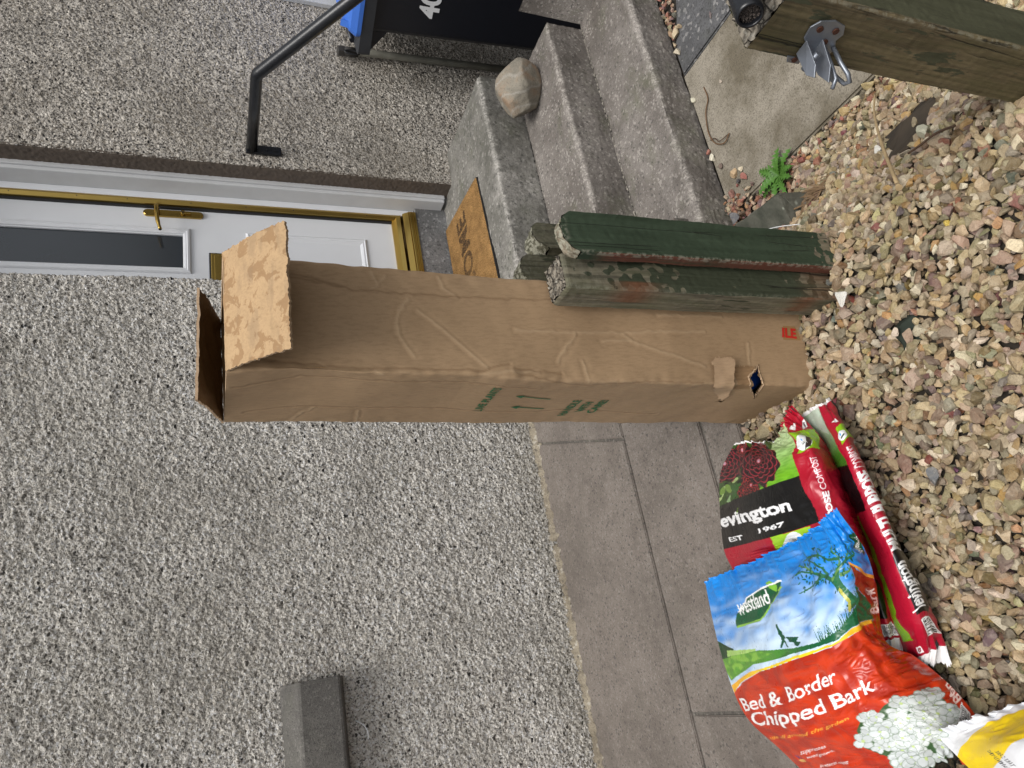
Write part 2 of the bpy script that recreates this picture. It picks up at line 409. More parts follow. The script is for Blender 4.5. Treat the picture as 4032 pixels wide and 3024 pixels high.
harl_wall('wall', [(-1.6, 2.372), (-.80, 2.372)], -.02, 2.15, .012, HARL_F, 15, .5)
harl_wall('wall', [(-1.6, 2.372), (1.445, 2.372), (1.445, 2.60)], 2.142, 2.6, .012, HARL_F, 17, .5)
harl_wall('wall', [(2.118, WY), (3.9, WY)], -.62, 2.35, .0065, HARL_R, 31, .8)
# wall above the opening and behind, out of frame
box('lintel', 1.30, 2.118, WY+.002, WY+.2, 2.36, 2.6, BAND, house, .003)
def reveal():
    n, m = 18, 420; z = np.linspace(.070, 2.36, m); y = np.linspace(WY-.002, 2.66, n)
    e = fnoise(2, m, .0055, .03, .25, 71)[0]; nz = fnoise(n, m, .0055, .012, .1, 72)
    Y = y[:, None]+0*z[None]; Y[0] = WY-.003; 
    X = 2.117+0*Y+nz*.0008
    X[0] += .006+e*.0035; X[1] += .002
    grid('door_reveal', np.stack([X, Y, z[None]+0*Y], -1), BAND, house, flip=True)
reveal()
box('door_lining', 2.086, 2.122, 2.657, 2.752, .088, 2.36, PAINTW, house, .004)
box('lining_bead', 2.100, 2.124, 2.646, 2.657, .088, 2.36, PAINTW, house, .003)
fr = box('door_frame', 2.056, 2.086, 2.742, 2.83, .222, 2.36, UPVC, house, .003)
box('door_frame', 1.22, 1.27, 2.742, 2.83, .222, 2.36, UPVC, house, .003)
gs = loft('weather_strip', [[(x, y, z) for x, y in ((2.056, 2.746), (2.046, 2.742), (2.034, 2.752), (2.033, 2.775), (2.056, 2.775))] for z in (.30, 2.36)], GOLD, house)
for z in (.45, .78, .98, 1.2, 1.44, 1.62, 1.85): tube('screw_head', [(2.043, 2.7455, z), (2.0432, 2.743, z)], .0022, PIPED, gs, 8)
box('gasket', 2.026, 2.034, 2.764, 2.80, .31, 2.36, BLACKRUB, house, 0)
# threshold
box('threshold_riser', 1.20, 2.09, 2.722, 2.90, .05, .222, m_concrete('threshold_grey', (.25, .25, .25), (.15, .15, .15), (.36, .36, .36), 0, 200, attr=False), house, .003)
th = loft('threshold', [[(x, y, z) for y, z in ((2.716, .222), (2.714, .250), (2.728, .272), (2.735, .281), (2.80, .283), (2.80, .222))] for x in (1.22, 2.06)], GOLD, house)
for zz in (.232, .240, .248, .256): box('drip_groove', 1.22, 2.06, 2.7125, 2.72, zz, zz+.002, BRASS, th, 0)
loft('rain_deflector', [[(x, y, z) for y, z in ((2.748, .286), (2.738, .294), (2.744, .312), (2.765, .330), (2.778, .330), (2.778, .286))] for x in (1.28, 2.052)], GOLD, house)
# door leaf with openings
door = empty('door', (1.29, 2.78, .3)); adopt(door, house)
YL = 2.777
def frame_rect(name, x0, x1, z0, z1, wd, prof, mat, parent, y=YL):
    """moulding swept round a rectangle: prof = list of (offset inwards 0..1, height)"""
    rings = []
    for t, h in prof:
        o = wd*t; rings.append([(x0+o, y-h, z0+o), (x1-o, y-h, z0+o), (x1-o, y-h, z1-o), (x0+o, y-h, z1-o)])
    return loft(name, rings, mat, parent, cap=False)
GX0, GX1, GZ0, GZ1 = 1.735, 1.900, 1.229, 2.28
box('leaf', 1.27, GX0, YL, YL+.04, .33, 2.33, UPVC, door, 0)
box('leaf', GX0, GX1, YL, YL+.04, .33, GZ0, UPVC, door, 0)
box('leaf', GX1, 2.026, YL, YL+.04, .33, 2.33, UPVC, door, .0)
PROF = [(0, 0), (0, .004), (.15, .010), (.4, .012), (.55, .008), (.65, .009), (.85, .006), (1, -.004)]
frame_rect('glazing_bead', 1.712, 1.932, 1.204, 2.32, .030, PROF, UPVC, door)
box('glass_pane', GX0-.01, GX1+.01, YL+.008, YL+.014, GZ0-.01, GZ1+.06, GLASS, door, 0)
box('room_darkness', 1.2, 2.02, 2.95, 2.96, .3, 2.3, m_plain('room_dark', (.03, .032, .036), .9), door, 0)  # near-black sheet painting in the unlit room behind the glass
frame_rect('panel_moulding', 1.40, 1.930, .457, .985, .034, [(0, 0), (.1, .005), (.3, .009), (.45, .006), (.6, .007), (.85, .003), (1, 0)], UPVC, door)
lb = box('letterbox', 1.545, 1.811, YL-.012, YL, 1.035, 1.128, BRASS, door, .003)
box('letterbox_gasket', 1.538, 1.818, YL-.005, YL+.001, 1.028, 1.135, BLACKRUB, lb, .003)
box('flap', 1.57, 1.800, YL-.016, YL-.012, 1.05, 1.115, BRASS, lb, .002)
# handle
def stadium(cx, z0, z1, hw, y0, y1, name, mat, parent):
    ring = []
    for k in range(24):
        a = math.pi*k/23; ring.append((cx+hw*math.cos(a), z1-hw+hw*math.sin(a)))
    for k in range(24):
        a = math.pi+math.pi*k/23; ring.append((cx+hw*math.cos(a), z0+hw+hw*math.sin(a)))
    def off(r, s): return [(cx+(x-cx)*s, r, (z0+z1)/2+(z-(z0+z1)/2)*(1-(1-s)*.2)) for x, z in ring]
    return loft(name, [off(y1, 1), off(y0+.003, 1), off(y0, .88)], mat, parent, smooth=False)
hp = stadium(2.001, 1.153, 1.383, .0155, YL-.012, YL, 'handle', BRASS, door)
tube('lever', smoothpts([(2.006, YL-.010, 1.331), (2.008, YL-.045, 1.331), (1.985, YL-.056, 1.331), (1.93, YL-.058, 1.326), (1.885, YL-.056, 1.316)], 5), [.010]*8+[.0085]*9+[.007]*4, BRASS, hp, 12)
tube('key_cylinder', [(2.002, YL-.010, 1.232), (2.002, YL-.024, 1.232)], .0085, BRASS, hp, 16)
box('cylinder_body', 1.998, 2.006, YL-.020, YL-.01, 1.20, 1.228, BRASS, hp, .002)
box('keyhole', 2.0005, 2.0035, YL-.0255, YL-.022, 1.226, 1.238, BLACKRUB, hp, 0)
# window sill on the left of the photo's wall (right end shows)
sl = loft('window_sill', [[(x, y, z) for y, z in ((2.30, .813), (2.297, .822), (2.296, .928), (2.300, .936), (2.385, .985), (2.385, .800), (2.34, .800), (2.335, .806))] for x in (-1.2, .062)], SILL, house, bev=.0025)

# ------------------------------------------------------------------ steps
steps = empty('concrete_steps', (1.7, 1.8, -.39), 'flight of three worn grey concrete steps leading up to the door', 'steps')
def step(yn, zt, yb, yback, zbase, x0, x1, mat, seed, name='step', zlow=-.6, lean=.006):
    prof = []
    for y in np.arange(yback, yn+.016, -.007): prof.append((y, zt))
    for a in np.linspace(0, 90, 7)[1:]:
        prof.append((yn+.014-.014*math.sin(math.radians(a)), zt-.014+.014*math.cos(math.radians(a))))
    for t in np.linspace(0, 1, 26)[1:]: prof.append((yn+lean*t, zt-.014+(zbase-zt+.014)*t))
    prof = np.array(prof); n = len(prof); xs = np.arange(x0, x1+.003, .0065); m = len(xs)
    a = fnoise(n, m, .007, .02, .12, seed); b = fnoise(n, m, .007, .15, .8, seed+1)
    Y = prof[:, 0][:, None]+0*xs[None]; Z = prof[:, 1][:, None]+0*xs[None]
    top = (np.arange(n) < len(np.arange(yback, yn+.016, -.007))+3)[:, None]
    h = a*.0007+b*.0018
    Z = np.where(top, Z+h, Z); Y = np.where(top, Y, Y-h)
    edge = np.exp(-((prof[:, 0]-yn-.006)**2+(prof[:, 1]-zt+.004)**2)/.012**2)[:, None]
    nn = fnoise(2, m, .007, .015, .15, seed+2)[0]
    Z = Z-edge*np.clip(nn, -.3, 2)[None]*.0025; Y = Y+edge*np.clip(nn, -.3, 2)[None]*.0025
    # right end rounding
    X = xs[None]+0*Y
    er = np.exp(-((x1-X)/.010)**1.5); Z -= er*.006*top
    wear = np.clip(edge*(.75+.25*nn[None]), 0, 1)
    cols = np.stack([wear, 0*wear, 0*wear], -1)
    P = np.stack([X, Y, Z], -1)
    o = grid(name, P, mat, steps, cols=cols)
    for side in (0, -1):
        E = P[:, side]; Bt = E.copy(); Bt[:, 2] = zlow
        V = np.concatenate([E, Bt]); k = len(E)
        F = [(i, i+1, k+i+1, k+i) if side == 0 else (i+1, i, k+i, k+i+1) for i in range(k-1)]
        c = nmesh('step_end', V, F, mat, o, False, np.zeros((2*k, 3)))
    return o
step(2.081, .074, 2.081, 2.74, -.110, 1.10, 2.306, CONC_TOP, 101, name='landing')
step(1.766, -.106, 1.766, 2.083, -.275, 1.10, 2.303, CONC, 111)
step(1.470, -.271, 1.470, 1.770, -.405, 1.10, 2.34, CONC, 121)
# mortar cracks at the back of each tread
def crack(name, y, z, seed, x0=1.12, x1=2.30, mat=None, w_=.0035):
    m = 220; x = np.linspace(x0, x1, m); e = fnoise(2, m, .005, .012, .12, seed)[0]; f = fnoise(2, m, .005, .01, .06, seed+1)[0]
    wd = np.clip(w_*(.55+.5*f), .0006, .007)
    P = np.stack([np.stack([x, y-.0015+0*x, z+.001+wd+e*.001], -1), np.stack([x, y-.0012-wd*.9, z+.0035+e*.0008], -1)], 0)
    grid(name, P, mat, steps, flip=True)
JOINT = m_plain('dark_joint', (.012, .011, .010), .95); LIME = m_plain('lime_mortar', (.36, .33, .28), .95, bump=.6, var=.5)
crack('joint', 2.081, -.106, 201, mat=JOINT); crack('joint', 1.767, -.271, 203, mat=JOINT)
crack('joint_mortar', 1.7655, -.2695, 207, 1.3, 2.30, LIME, .0045)

# ------------------------------------------------------------------ slab path at the foot of the steps
path = empty('path', (1.48, 1.0, -.395)); tag(path, kind='structure')
def m_pimple():
    b = NB('pimpled_slab'); n = b.noise(4.5, 6, .65); c = b.mix(b.ramp(n, [(.42, 0), (.62, 1)]), (.38, .345, .28), (.15, .13, .09))
    n2 = b.noise(13, 5, .7); c = b.mix(b.math('MULTIPLY', b.ramp(n2, [(.5, 0), (.7, 1)]), .5), c, (.13, .115, .075))
    v = b.voro(110, vec=b.map((1, 1, .01)), rand=.2); c = b.mix(b.math('MULTIPLY', b.ramp(v.outputs['Distance'], [(.15, 0), (.5, 1)]), .38), c, (.12, .10, .075))
    f = b.noise(260, 3); c = b.mix(b.ramp(f, [(.36, .6), (.5, 0)]), c, (.07, .06, .045))
    h = b.math('ADD', b.math('MULTIPLY', v.outputs['Distance'], -1.0), b.math('MULTIPLY', f, .5))
    return b.out(c, .9, b.bump(h, .6, .003), spec=.3)
def slab_obj(poly, z0, z1, mat, name, seed, parent):
    return tile(poly, z0, z1, mat, name, parent, .006)
slab_obj([(1.190, .45), (1.768, .45), (1.770, 1.466), (1.192, 1.466)], -.435, -.394, m_pimple(), 'paving_slab', 3, path)
slab_obj([(1.778, .45), (2.5, .45), (2.5, 1.22), (2.06, 1.385), (1.93, 1.44), (1.90, 1.466), (1.778, 1.466)], -.435, -.398, DARKSLAB, 'paving_slab', 4, path)

# ------------------------------------------------------------------ gravel
PAL = [((.42, .35, .245), 22), ((.34, .265, .165), 16), ((.33, .285, .22), 20), ((.235, .195, .145), 15), ((.35, .265, .195), 9), ((.58, .54, .45), 14), ((.40, .255, .12), 3.5),
       ((.15, .11, .07), 8), ((.22, .085, .06), 1.6), ((.15, .15, .14), 3), ((.42, .37, .24), 9)]
PALR = [((.26, .11, .085), 10), ((.33, .19, .14), 8), ((.38, .31, .24), 8), ((.22, .20, .18), 4), ((.50, .45, .36), 4), ((.14, .10, .09), 3)]
def ico(n):
    b = bmesh.new(); bmesh.ops.create_icosphere(b, subdivisions=n, radius=1); b.verts.ensure_lookup_table()
    V = np.array([v.co[:] for v in b.verts]); F = np.array([[v.index for v in f.verts] for f in b.faces]); b.free(); return V, F
def chisel(V, rng, ncut, lo=.45, hi=.85):
    V = V.copy()
    for _ in range(ncut):
        n = rng.standard_normal(3); n /= np.linalg.norm(n); d = rng.uniform(lo, hi)
        s = V@n-d; k = s > 0; V[k] -= s[k, None]*n
    return V
_rng = np.random.default_rng(5)
_I1 = ico(1); _I2 = ico(2)
STONES = []
for i in range(48):
    V, F = (_I1 if i % 2 else _I2)
    V, F = _I2
    V = chisel(V, _rng, _rng.integers(9, 14), .34, .72); sc = np.array([1, _rng.uniform(.6, .95), _rng.uniform(.45, .8)])
    V = V*sc; V /= np.abs(V).max(); STONES.append((V, F))
STONES1 = []
for i in range(48):
    V, F = _I1; V = chisel(V, _rng, _rng.integers(7, 11), .34, .72); V = V*np.array([1, _rng.uniform(.6, .95), _rng.uniform(.45, .8)]); V /= np.abs(V).max(); STONES1.append((V, F))
def pick(pal, r):
    w_ = np.array([p[1] for p in pal], float); w_ /= w_.sum(); return np.array(pal[r.choice(len(pal), p=w_)][0])
def stone_cloud(name, pts, pal, seed, hi=True):
    """pts: list of (x,y,z,size)"""
    r = np.random.default_rng(seed); Vs = []; Fs = []; Cs = []; off = 0; lib = STONES if hi else STONES1
    for (x, y, z, s) in pts:
        V, F = (STONES if (hi and s*1.0/max(.3, math.hypot(math.hypot(x, y), 1.155-z)) > .0085) else STONES1)[r.integers(48)]
        a, b, c = r.uniform(0, 6.283), r.normal(0, .45), r.normal(0, .45)
        ca, sa, cb, sb, cc, sc = math.cos(a), math.sin(a), math.cos(b), math.sin(b), math.cos(c), math.sin(c)
        R = np.array([[ca, -sa, 0], [sa, ca, 0], [0, 0, 1]])@np.array([[1, 0, 0], [0, cb, -sb], [0, sb, cb]])@np.array([[cc, 0, sc], [0, 1, 0], [-sc, 0, cc]])
        Vs.append(V@R.T*s+(x, y, z)); Fs.append(F+off); off += len(V)
        col = pick(pal, r)*np.array([.92, .845, .73])*r.uniform(.66, 1.25)+r.normal(0, .012, 3); Cs.append(np.broadcast_to(np.clip(col, .02, .8), (len(V), 3)))
    return nmesh(name, np.concatenate(Vs), np.concatenate(Fs), GRAV, None, False, np.concatenate(Cs))
Rm = np.array([RX, RY, RZ])
def seen(x, y, z, mx=.22):
    c = Rm.T@np.array([x, y, z-1.155])
    if c[2] <= .05: return False
    return abs(c[0]/c[2]) < 1512/2810*(1+mx)+.03 and abs(c[1]/c[2]) < 2016/2810*(1+mx)
def allowed(x, y):
    if x < 1.03 and y > 1.283: return False
    if y > 1.462 and x > 1.0: return False
    if x > 1.180 and y < 1.47 and not (x > 2.08 or (x > 1.93 and y > 1.42)): return x < 1.184
    return True
DARKPOLY = [(.814, .789), (.951, .853), (.958, .80), (.975, .765), (.948, .723), (.914, .698), (.873, .703), (.819, .685), (.800, .737)]
GREENPOLY = [(.439, .835), (.464, .807), (.448, .783), (.410, .785), (.401, .81), (.397, .828)]
def scatter_gravel():
    r = np.random.default_rng(12); pts = []
    for layer, (sp, dz) in enumerate(((.0180, -.008), (.0170, .002), (.028, .007))):
        y = .02
        row = 0
        while y < 1.47:
            x = -1.0+(row % 2)*sp/2
            while x < 1.9:
                X = x+r.normal(0, sp*.20); Y = y+r.normal(0, sp*.20)
                if allowed(X, Y):
                    z = float(gz(X, Y))+dz+r.uniform(-.003, .0045)
                    if seen(X, Y, z):
                        red = X > .93 and Y > 1.19 and r.random() < .9
                        if not red:
                            if inpoly(np.array([X]), np.array([Y]), DARKPOLY)[0] or inpoly(np.array([X]), np.array([Y]), GREENPOLY)[0]: x += sp; continue
                            s = float(np.clip(r.lognormal(math.log(.0113), .28), .0058, .020))
                            pts.append((X, Y, z, s))
                x += sp
            y += sp*.88; row += 1
    return pts
gp = scatter_gravel()
o = stone_cloud('gravel', gp, PAL, 21); tag(o, 'angular cream, tan and grey gravel chippings covering the ground', 'gravel', kind='stuff')
def scatter_red():
    r = np.random.default_rng(13); pts = []
    for k in range(1500):
        X = r.uniform(.92, 1.40); Y = r.uniform(1.10, 1.466)
        if X < 1.186 and Y > 1.17:
            pts.append((X, Y, float(gz(X, Y))+r.uniform(-.004, .012), float(np.clip(r.lognormal(math.log(.0105), .28), .005, .018))))
    for k in range(60):   # spill over the slab corner
        X = 1.19+abs(r.normal(0, .028)); Y = 1.466-abs(r.normal(0, .045)); pts.append((X, Y, -.390+r.uniform(-.002, .008), r.uniform(.006, .011)))
    for k in range(90):   # debris in the gap right of the dark slab
        X = r.uniform(1.92, 2.3); Y = 1.462-r.uniform(0, .06); pts.append((X, Y, -.396+r.uniform(0, .006), r.uniform(.006, .012)))
    for k in range(60):   # along the slab's left edge
        Y = r.uniform(.95, 1.25); pts.append((1.182+r.uniform(-.03, .0), Y, -.395+r.uniform(0, .006), r.uniform(.006, .011)))
    return pts
o = stone_cloud('small_red_gravel', scatter_red(), PALR, 22); tag(o, 'small red and brown chippings packed between the bottom step and the slab', 'gravel', kind='stuff')

# ------------------------------------------------------------------ single stones one can pick out
def solo(name, loc, size, col, label, cat, rz=0, group=None, flat=(1, 1, 1), seed=0):
    r = np.random.default_rng(seed+900); V, F = ico(3)
    V = chisel(V, r, 12, .4, .75)*np.array([1, .75, .6]); V /= np.abs(V).max(); V = V*np.array(flat)*size
    ca, sa = math.cos(rz), math.sin(rz); V = V@np.array([[ca, sa, 0], [-sa, ca, 0], [0, 0, 1]])
    V[:, 2] -= V[:, 2].min()
    o = nmesh(name, V, F, GRAV, None, False, np.broadcast_to(np.array(col), (len(V), 3))); o.location = loc
    tag(o, label, cat, group); return o
GP = 'loose pebbles on the concrete slab'
solo('pebble', (1.438, 1.462, -.394), .010, (.30, .12, .09), 'small red pebble against the bottom riser, touching a larger cream one', 'pebble', seed=1)
solo('pebble', (1.408, 1.452, -.394), .016, (.62, .58, .46), 'cream white pebble against the bottom riser beside a small red one', 'pebble', seed=2)
solo('pebble', (1.298, 1.392, -.394), .018, (.48, .34, .20), 'largest tan pebble lying on the pimpled slab', 'pebble', seed=3, group=GP)
solo('pebble', (1.288, 1.362, -.394), .011, (.58, .50, .36), 'small cream pebble just beside the largest tan pebble on the slab', 'pebble', seed=4, group=GP)
solo('pebble', (1.258, 1.358, -.394), .014, (.27, .09, .07), 'dark red pebble on the slab below the tan one', 'pebble', seed=5, group=GP)
solo('pebble', (1.262, 1.384, -.394), .009, (.07, .065, .07), 'tiny near-black pebble next to the dark red pebble on the slab', 'pebble', seed=6, group=GP)
solo('pebble', (1.356, 1.431, -.394), .009, (.14, .10, .08), 'small dark brown pebble on the slab near the riser', 'pebble', seed=7, group=GP)
solo('pebble', (1.236, 1.422, -.394), .022, (.27, .125, .10), 'large reddish stone on the heap of small red gravel', 'pebble', seed=8)
solo('pebble', (1.150, 1.425, -.372), .020, (.13, .13, .14), 'smooth dark blue grey pebble in the red gravel near the flagstone', 'pebble', seed=9)
solo('pebble', (1.655, 1.452, -.394), .014, (.60, .57, .44), 'cream pebble at the corner where the pale and dark slabs meet the bottom step', 'pebble', seed=10)
solo('pebble', (1.605, 1.32, -.394), .009, (.52, .44, .36), 'pinkish pebble alone near the middle of the pimpled slab', 'pebble', seed=11)
solo('pebble', (1.845, 1.27, -.398), .016, (.13, .10, .10), 'flat purple brown pebble near the right edge of the pale slab', 'pebble', seed=12, flat=(1, .6, .25))
for i, (x, y, s) in enumerate(((1.935, 1.43, .020), (1.905, 1.452, .013), (1.87, 1.448, .017), (1.96, 1.452, .015))):
    solo('pebble', (x, y, -.398), s, [(.50, .40, .26), (.46, .36, .24), (.55, .48, .36), (.36, .24, .15)][i],
         ['larger tan stone at the gap between bottom step and dark slab', 'small brown stone in the gap by the dark slab', 'cream stone on the dark slab against the bottom step', 'brown stone deepest in the gap beside the dark slab'][i], 'pebble', seed=20+i)
solo('pebble', (.545, .885, .0), .021, (.62, .60, .55), 'pale chipping leaning on the foot of the square green post', 'pebble', seed=30)
o = solo('pebble', (.17, .86, -.018), .019, (.155, .16, .165), 'dark blue grey chipping lying on pale gravel beside the compost bags', 'pebble', seed=31)
def flat_stone(poly, mat, label, seed, lift):
    from mathutils import noise as mn
    b = bmesh.new(); T = [b.verts.new((x, y, float(gz(x, y))+lift)) for x, y in poly]; Bt = [b.verts.new((x, y, float(gz(x, y))-.04)) for x, y in poly]
    b.faces.new(T); b.faces.new(Bt[::-1]); n = len(poly)
    for i in range(n): b.faces.new((T[i], Bt[i], Bt[(i+1) % n], T[(i+1) % n]))
    bmesh.ops.recalc_face_normals(b, faces=b.faces[:]); bmesh.ops.triangulate(b, faces=b.faces[:])
    for _ in range(4): bmesh.ops.subdivide_edges(b, edges=[e for e in b.edges if e.calc_length() > .008], cuts=1)
    for v in b.verts: v.co += Vector((1, 1, 1.3))*mn.noise(v.co*40+Vector((seed, 0, 0)))*.003
    o = bmobj('buried_stone', b, mat, None, True); tag(o, label, 'stone')
flat_stone(DARKPOLY, WET, 'long dark brown stone half buried in the gravel under the dry stalk', 1, .004)
flat_stone(GREENPOLY, WETG, 'flat dark green stone half hidden under gravel in front of the box', 5, .002)
solo('pebble', (.855, .719, -.170), .013, (.27, .22, .14), 'single tan chipping resting on top of the dark buried stone', 'pebble', seed=41)
solo('pebble', (.416, .800, -.014), .013, (.34, .24, .17), 'brown chipping in the middle of the flat dark green stone', 'pebble', seed=43)
solo('pebble', (.433, .822, -.014), .011, (.58, .48, .38), 'pale chipping on the edge of the flat dark green stone', 'pebble', seed=44)
solo('pebble', (.905, .850, -.235), .014, (.66, .64, .58), 'very white chipping at the lower end of the dark buried stone', 'pebble', seed=45)
solo('pebble', (.798, .690, -.135), .019, (.46, .45, .34), 'larger pale olive chipping touching the side of the dark buried stone', 'pebble', seed=46)
solo('pebble', (.560, .661, -.018), .010, (.60, .44, .09), 'small bright yellow chipping in the open gravel', 'pebble', seed=47)

# boulder on the middle step
def boulder():
    r = np.random.default_rng(77); V, F = ico(5)
    V = V*np.array([.125, .09, .095])
    for n, d in (((-.75, -.6, .25), .088), ((-.2, -.55, .8), .074), ((.35, -.75, .5), .086), ((.9, -.1, -.3), .10), ((-.9, .1, -.4), .098), ((-.3, -.8, -.5), .080), ((.75, .1, .65), .085), ((-.6, .3, .75), .082), ((0, 0, -1), .078), ((.2, -.9, -.35), .075)):
        n = np.array(n, float); n /= np.linalg.norm(n); s = V@n-d; k = s > 0; V[k] -= (s[k, None]*.80)*n
    from mathutils import noise as mn
    for i in range(len(V)):
        p = Vector(V[i]*18); V[i] *= 1+.07*mn.noise(p*.6)+.025*mn.noise(p*2)+.012*mn.noise(p*5)
    V[:, 2] -= V[:, 2].min()
    o = nmesh('boulder', V, F, ROCKM, None, True); o.location = (2.125, 1.945, -.108); o.rotation_euler = (0, 0, math.radians(-20))
    o.data.polygons.foreach_set('use_smooth', [True]*len(o.data.polygons))
    tag(o, 'rounded brown and grey boulder resting on the middle step against the landing riser', 'rock')
boulder()
# flagstone standing on edge beside the bottom step
def flag():
    pts_top = [(1.062, 1.360, -.27), (.988, 1.111, -.20), (.958, 1.127, -.27), (.897, 1.156, -.27), (.874, 1.130, -.185)]
    b = bmesh.new(); T = [b.verts.new(p) for p in pts_top]
    Bm = [b.verts.new(p) for p in ((1.10, 1.40, -.44), (1.03, 1.115, -.44), (.955, 1.035, -.40), (.87, 1.10, -.38), (.88, 1.26, -.40))]
    b.faces.new(T); b.faces.new(Bm[::-1])
    for i in range(5): b.faces.new((T[i], Bm[i], Bm[(i+1) % 5], T[(i+1) % 5]))
    bmesh.ops.recalc_face_normals(b, faces=b.faces[:])
    bmesh.ops.bevel(b, geom=b.edges[:], offset=.005, segments=2, affect='EDGES')
    bmesh.ops.triangulate(b, faces=b.faces[:])
    for _ in range(3): bmesh.ops.subdivide_edges(b, edges=[e for e in b.edges if e.calc_length() > .012], cuts=1, use_grid_fill=True)
    from mathutils import noise as mn
    for v in b.verts: v.co += Vector((1, .7, 1))*mn.noise(v.co*22)*.003+Vector((.6, 1, .8))*mn.noise(v.co*60)*.0012
    o = bmobj('flagstone', b, TRIM, None)
    tag(o, 'dark grey triangular flagstone with pale lichen spots behind the green posts', 'stone')
flag()

# ------------------------------------------------------------------ plants and litter
def m_leaf(name, a, c_):
    b = NB(name); n = b.noise(60, 3); col = b.mix(n, a, c_)
    return b.out(col, .5, b.bump(b.noise(200, 3), .4, .001), spec=.4, Subsurface_Weight=0.0)
LEAF = m_leaf('weed_leaf', (.045, .125, .016), (.085, .20, .03))
def weed():
    r = random.Random(3); base = Vector((1.160, 1.232, -.388))
    t = empty('weed', base, 'bright green rosette weed growing at the corner of the pale slab', 'weed')
    for i in range(20):
        a = i*2.4+r.uniform(-.3, .3); L = r.uniform(.045, .085)*(1 if i > 5 else .75); el = r.uniform(.25, .75) if i > 8 else r.uniform(.5, 1.15)
        V = []; F = []; n = 14
        for k in range(n+1):
            s = k/n; wv = .012*math.sin(math.pi*min(1, s*.92+.08))**.7*(L/.08)*(1+.55*math.cos(k*math.pi))*(1 if s > .15 else .35)
            if k == n: wv = .001
            x = L*s*math.cos(el*(1-s*.8)); z = L*s*math.sin(el)-.035*s*s*(L/.08)+.006
            V += [(x, wv, z+abs(wv)*.35), (x, 0, z-.001), (x, -wv, z+abs(wv)*.35)]
        for k in range(n): F += [(3*k, 3*k+1, 3*k+4, 3*k+3), (3*k+1, 3*k+2, 3*k+5, 3*k+4)]
        V = np.array(V); ca, sa = math.cos(a), math.sin(a); V = V@np.array([[ca, sa, 0], [-sa, ca, 0], [0, 0, 1]])+np.array(base)
        nmesh('leaf', V, F, LEAF, t, True)
weed()
o = tube('dry_stalk', smoothpts([(1.105, .865, -.338), (.98, .820, -.225), (.83, .762, -.108), (.675, .704, -.004)], 5), [.0022]*5+[.0027]*5+[.0034]*6, STRAW)
tag(o, 'long pale dry stalk lying across the gravel over the dark buried stone', 'stalk')
tube('stalk_tip', [(.675, .704, -.004), (.663, .700, .002)], [.0034, .006], STRAW, o)
o = tube('twig', smoothpts([(.722, .598, -.050), (.739, .634, -.058), (.740, .670, -.056), (.745, .695, -.060)], 5), .0022, TWIG); tag(o, 'thin dark twig on the gravel near the dark buried stone', 'twig')
o = tube('root', smoothpts([(1.652, 1.392, -.391), (1.601, 1.39, -.389), (1.566, 1.417, -.388), (1.502, 1.434, -.388), (1.455, 1.427, -.387), (1.426, 1.408, -.384), (1.411, 1.382, -.386), (1.425, 1.355, -.388)], 5), .0019, m_plain('dry_root', (.17, .09, .04), .8, var=.5)); tag(o, 'curled brown dry root lying on the slab by the bottom step', 'root')
o2 = tube('root', smoothpts([(1.426, 1.36, -.389), (1.43, 1.40, -.383), (1.455, 1.414, -.386), (1.47, 1.44, -.39)], 5), .0014, TWIG); tag(o2, 'short dark root tangled with the curled brown root', 'root')
def deadgrass():
    r = random.Random(9); V = []; F = []
    for i in range(46):
        x = .958+r.uniform(-.02, .02); y = r.uniform(1.0, 1.10); a = r.gauss(1.6, .35); L = r.uniform(.03, .085); z = float(gz(x, y))+.014+r.uniform(0, .01)
        k = len(V); dx, dy = math.cos(a)*L, math.sin(a)*L; w2 = r.uniform(.001, .0028)
        V += [(x-w2, y, z), (x+w2, y, z), (x+dx*.5+w2, y+dy*.5, z+.006), (x+dx*.5-w2, y+dy*.5, z+.006), (x+dx, y+dy, z-.002)]
        F += [(k, k+1, k+2, k+3), (k+3, k+2, k+4, k+4)]
    me = bpy.data.meshes.new('dead_grass'); me.from_pydata(V, [], [f if f[2] != f[3] else f[:3] for f in F]); me.materials.append(m_plain('dead_grass', (.24, .15, .075), .8, var=.6))
    o = bpy.data.objects.new('dead_grass', me); COL.objects.link(o); tag(o, 'matted brown dead grass on the gravel in front of the flagstone', 'dead grass', kind='stuff')
deadgrass()
o = tube('fibre', smoothpts([(.905, 1.18, -.13), (.87, 1.10, -.14), (.845, 1.05, -.16)], 4), .0011, WHITEDEC); tag(o, 'thin pale fibre beside the dark flagstone', 'fibre')

# ------------------------------------------------------------------ fittings on the house wall
hr = empty('handrail', (2.2, WY, .95), 'black painted tubular handrail running out from the wall and down beside the steps', 'handrail')
rp = [(2.2, 2.552, .958), (2.2, 2.30, .957), (2.2, 2.150, .957), (2.2, 2.135, .953), (2.2, 2.123, .944), (2.2, 1.747, .664), (2.2, 1.30, .33)]
tube('rail', rp, .0225, RAIL, hr, 20)
box('mounting_plate', 2.178, 2.222, 2.546, 2.560, .838, .982, RAIL, hr, .004)
for z in (.86, .895): tube('screw_head', [(2.2, 2.547, z), (2.2, 2.543, z)], .006, RAIL, hr, 10)
wp = empty('waste_pipe', (2.86, 2.53, -.4), 'thin algae stained waste pipe running down the wall behind the wheelie bin', 'pipe')
tube('pipe', [(2.832, 2.528, .47), (2.838, 2.528, .394), (2.884, 2.528, -.42)], .0175, PIPE, wp, 16)
tube('pipe_socket', [(2.828, 2.526, .452), (2.824, 2.526, .530)], .022, PIPED, wp, 14)
tube('cap', [(2.824, 2.526, .522), (2.822, 2.526, .548)], .026, PIPED, wp, 6, smooth=False)
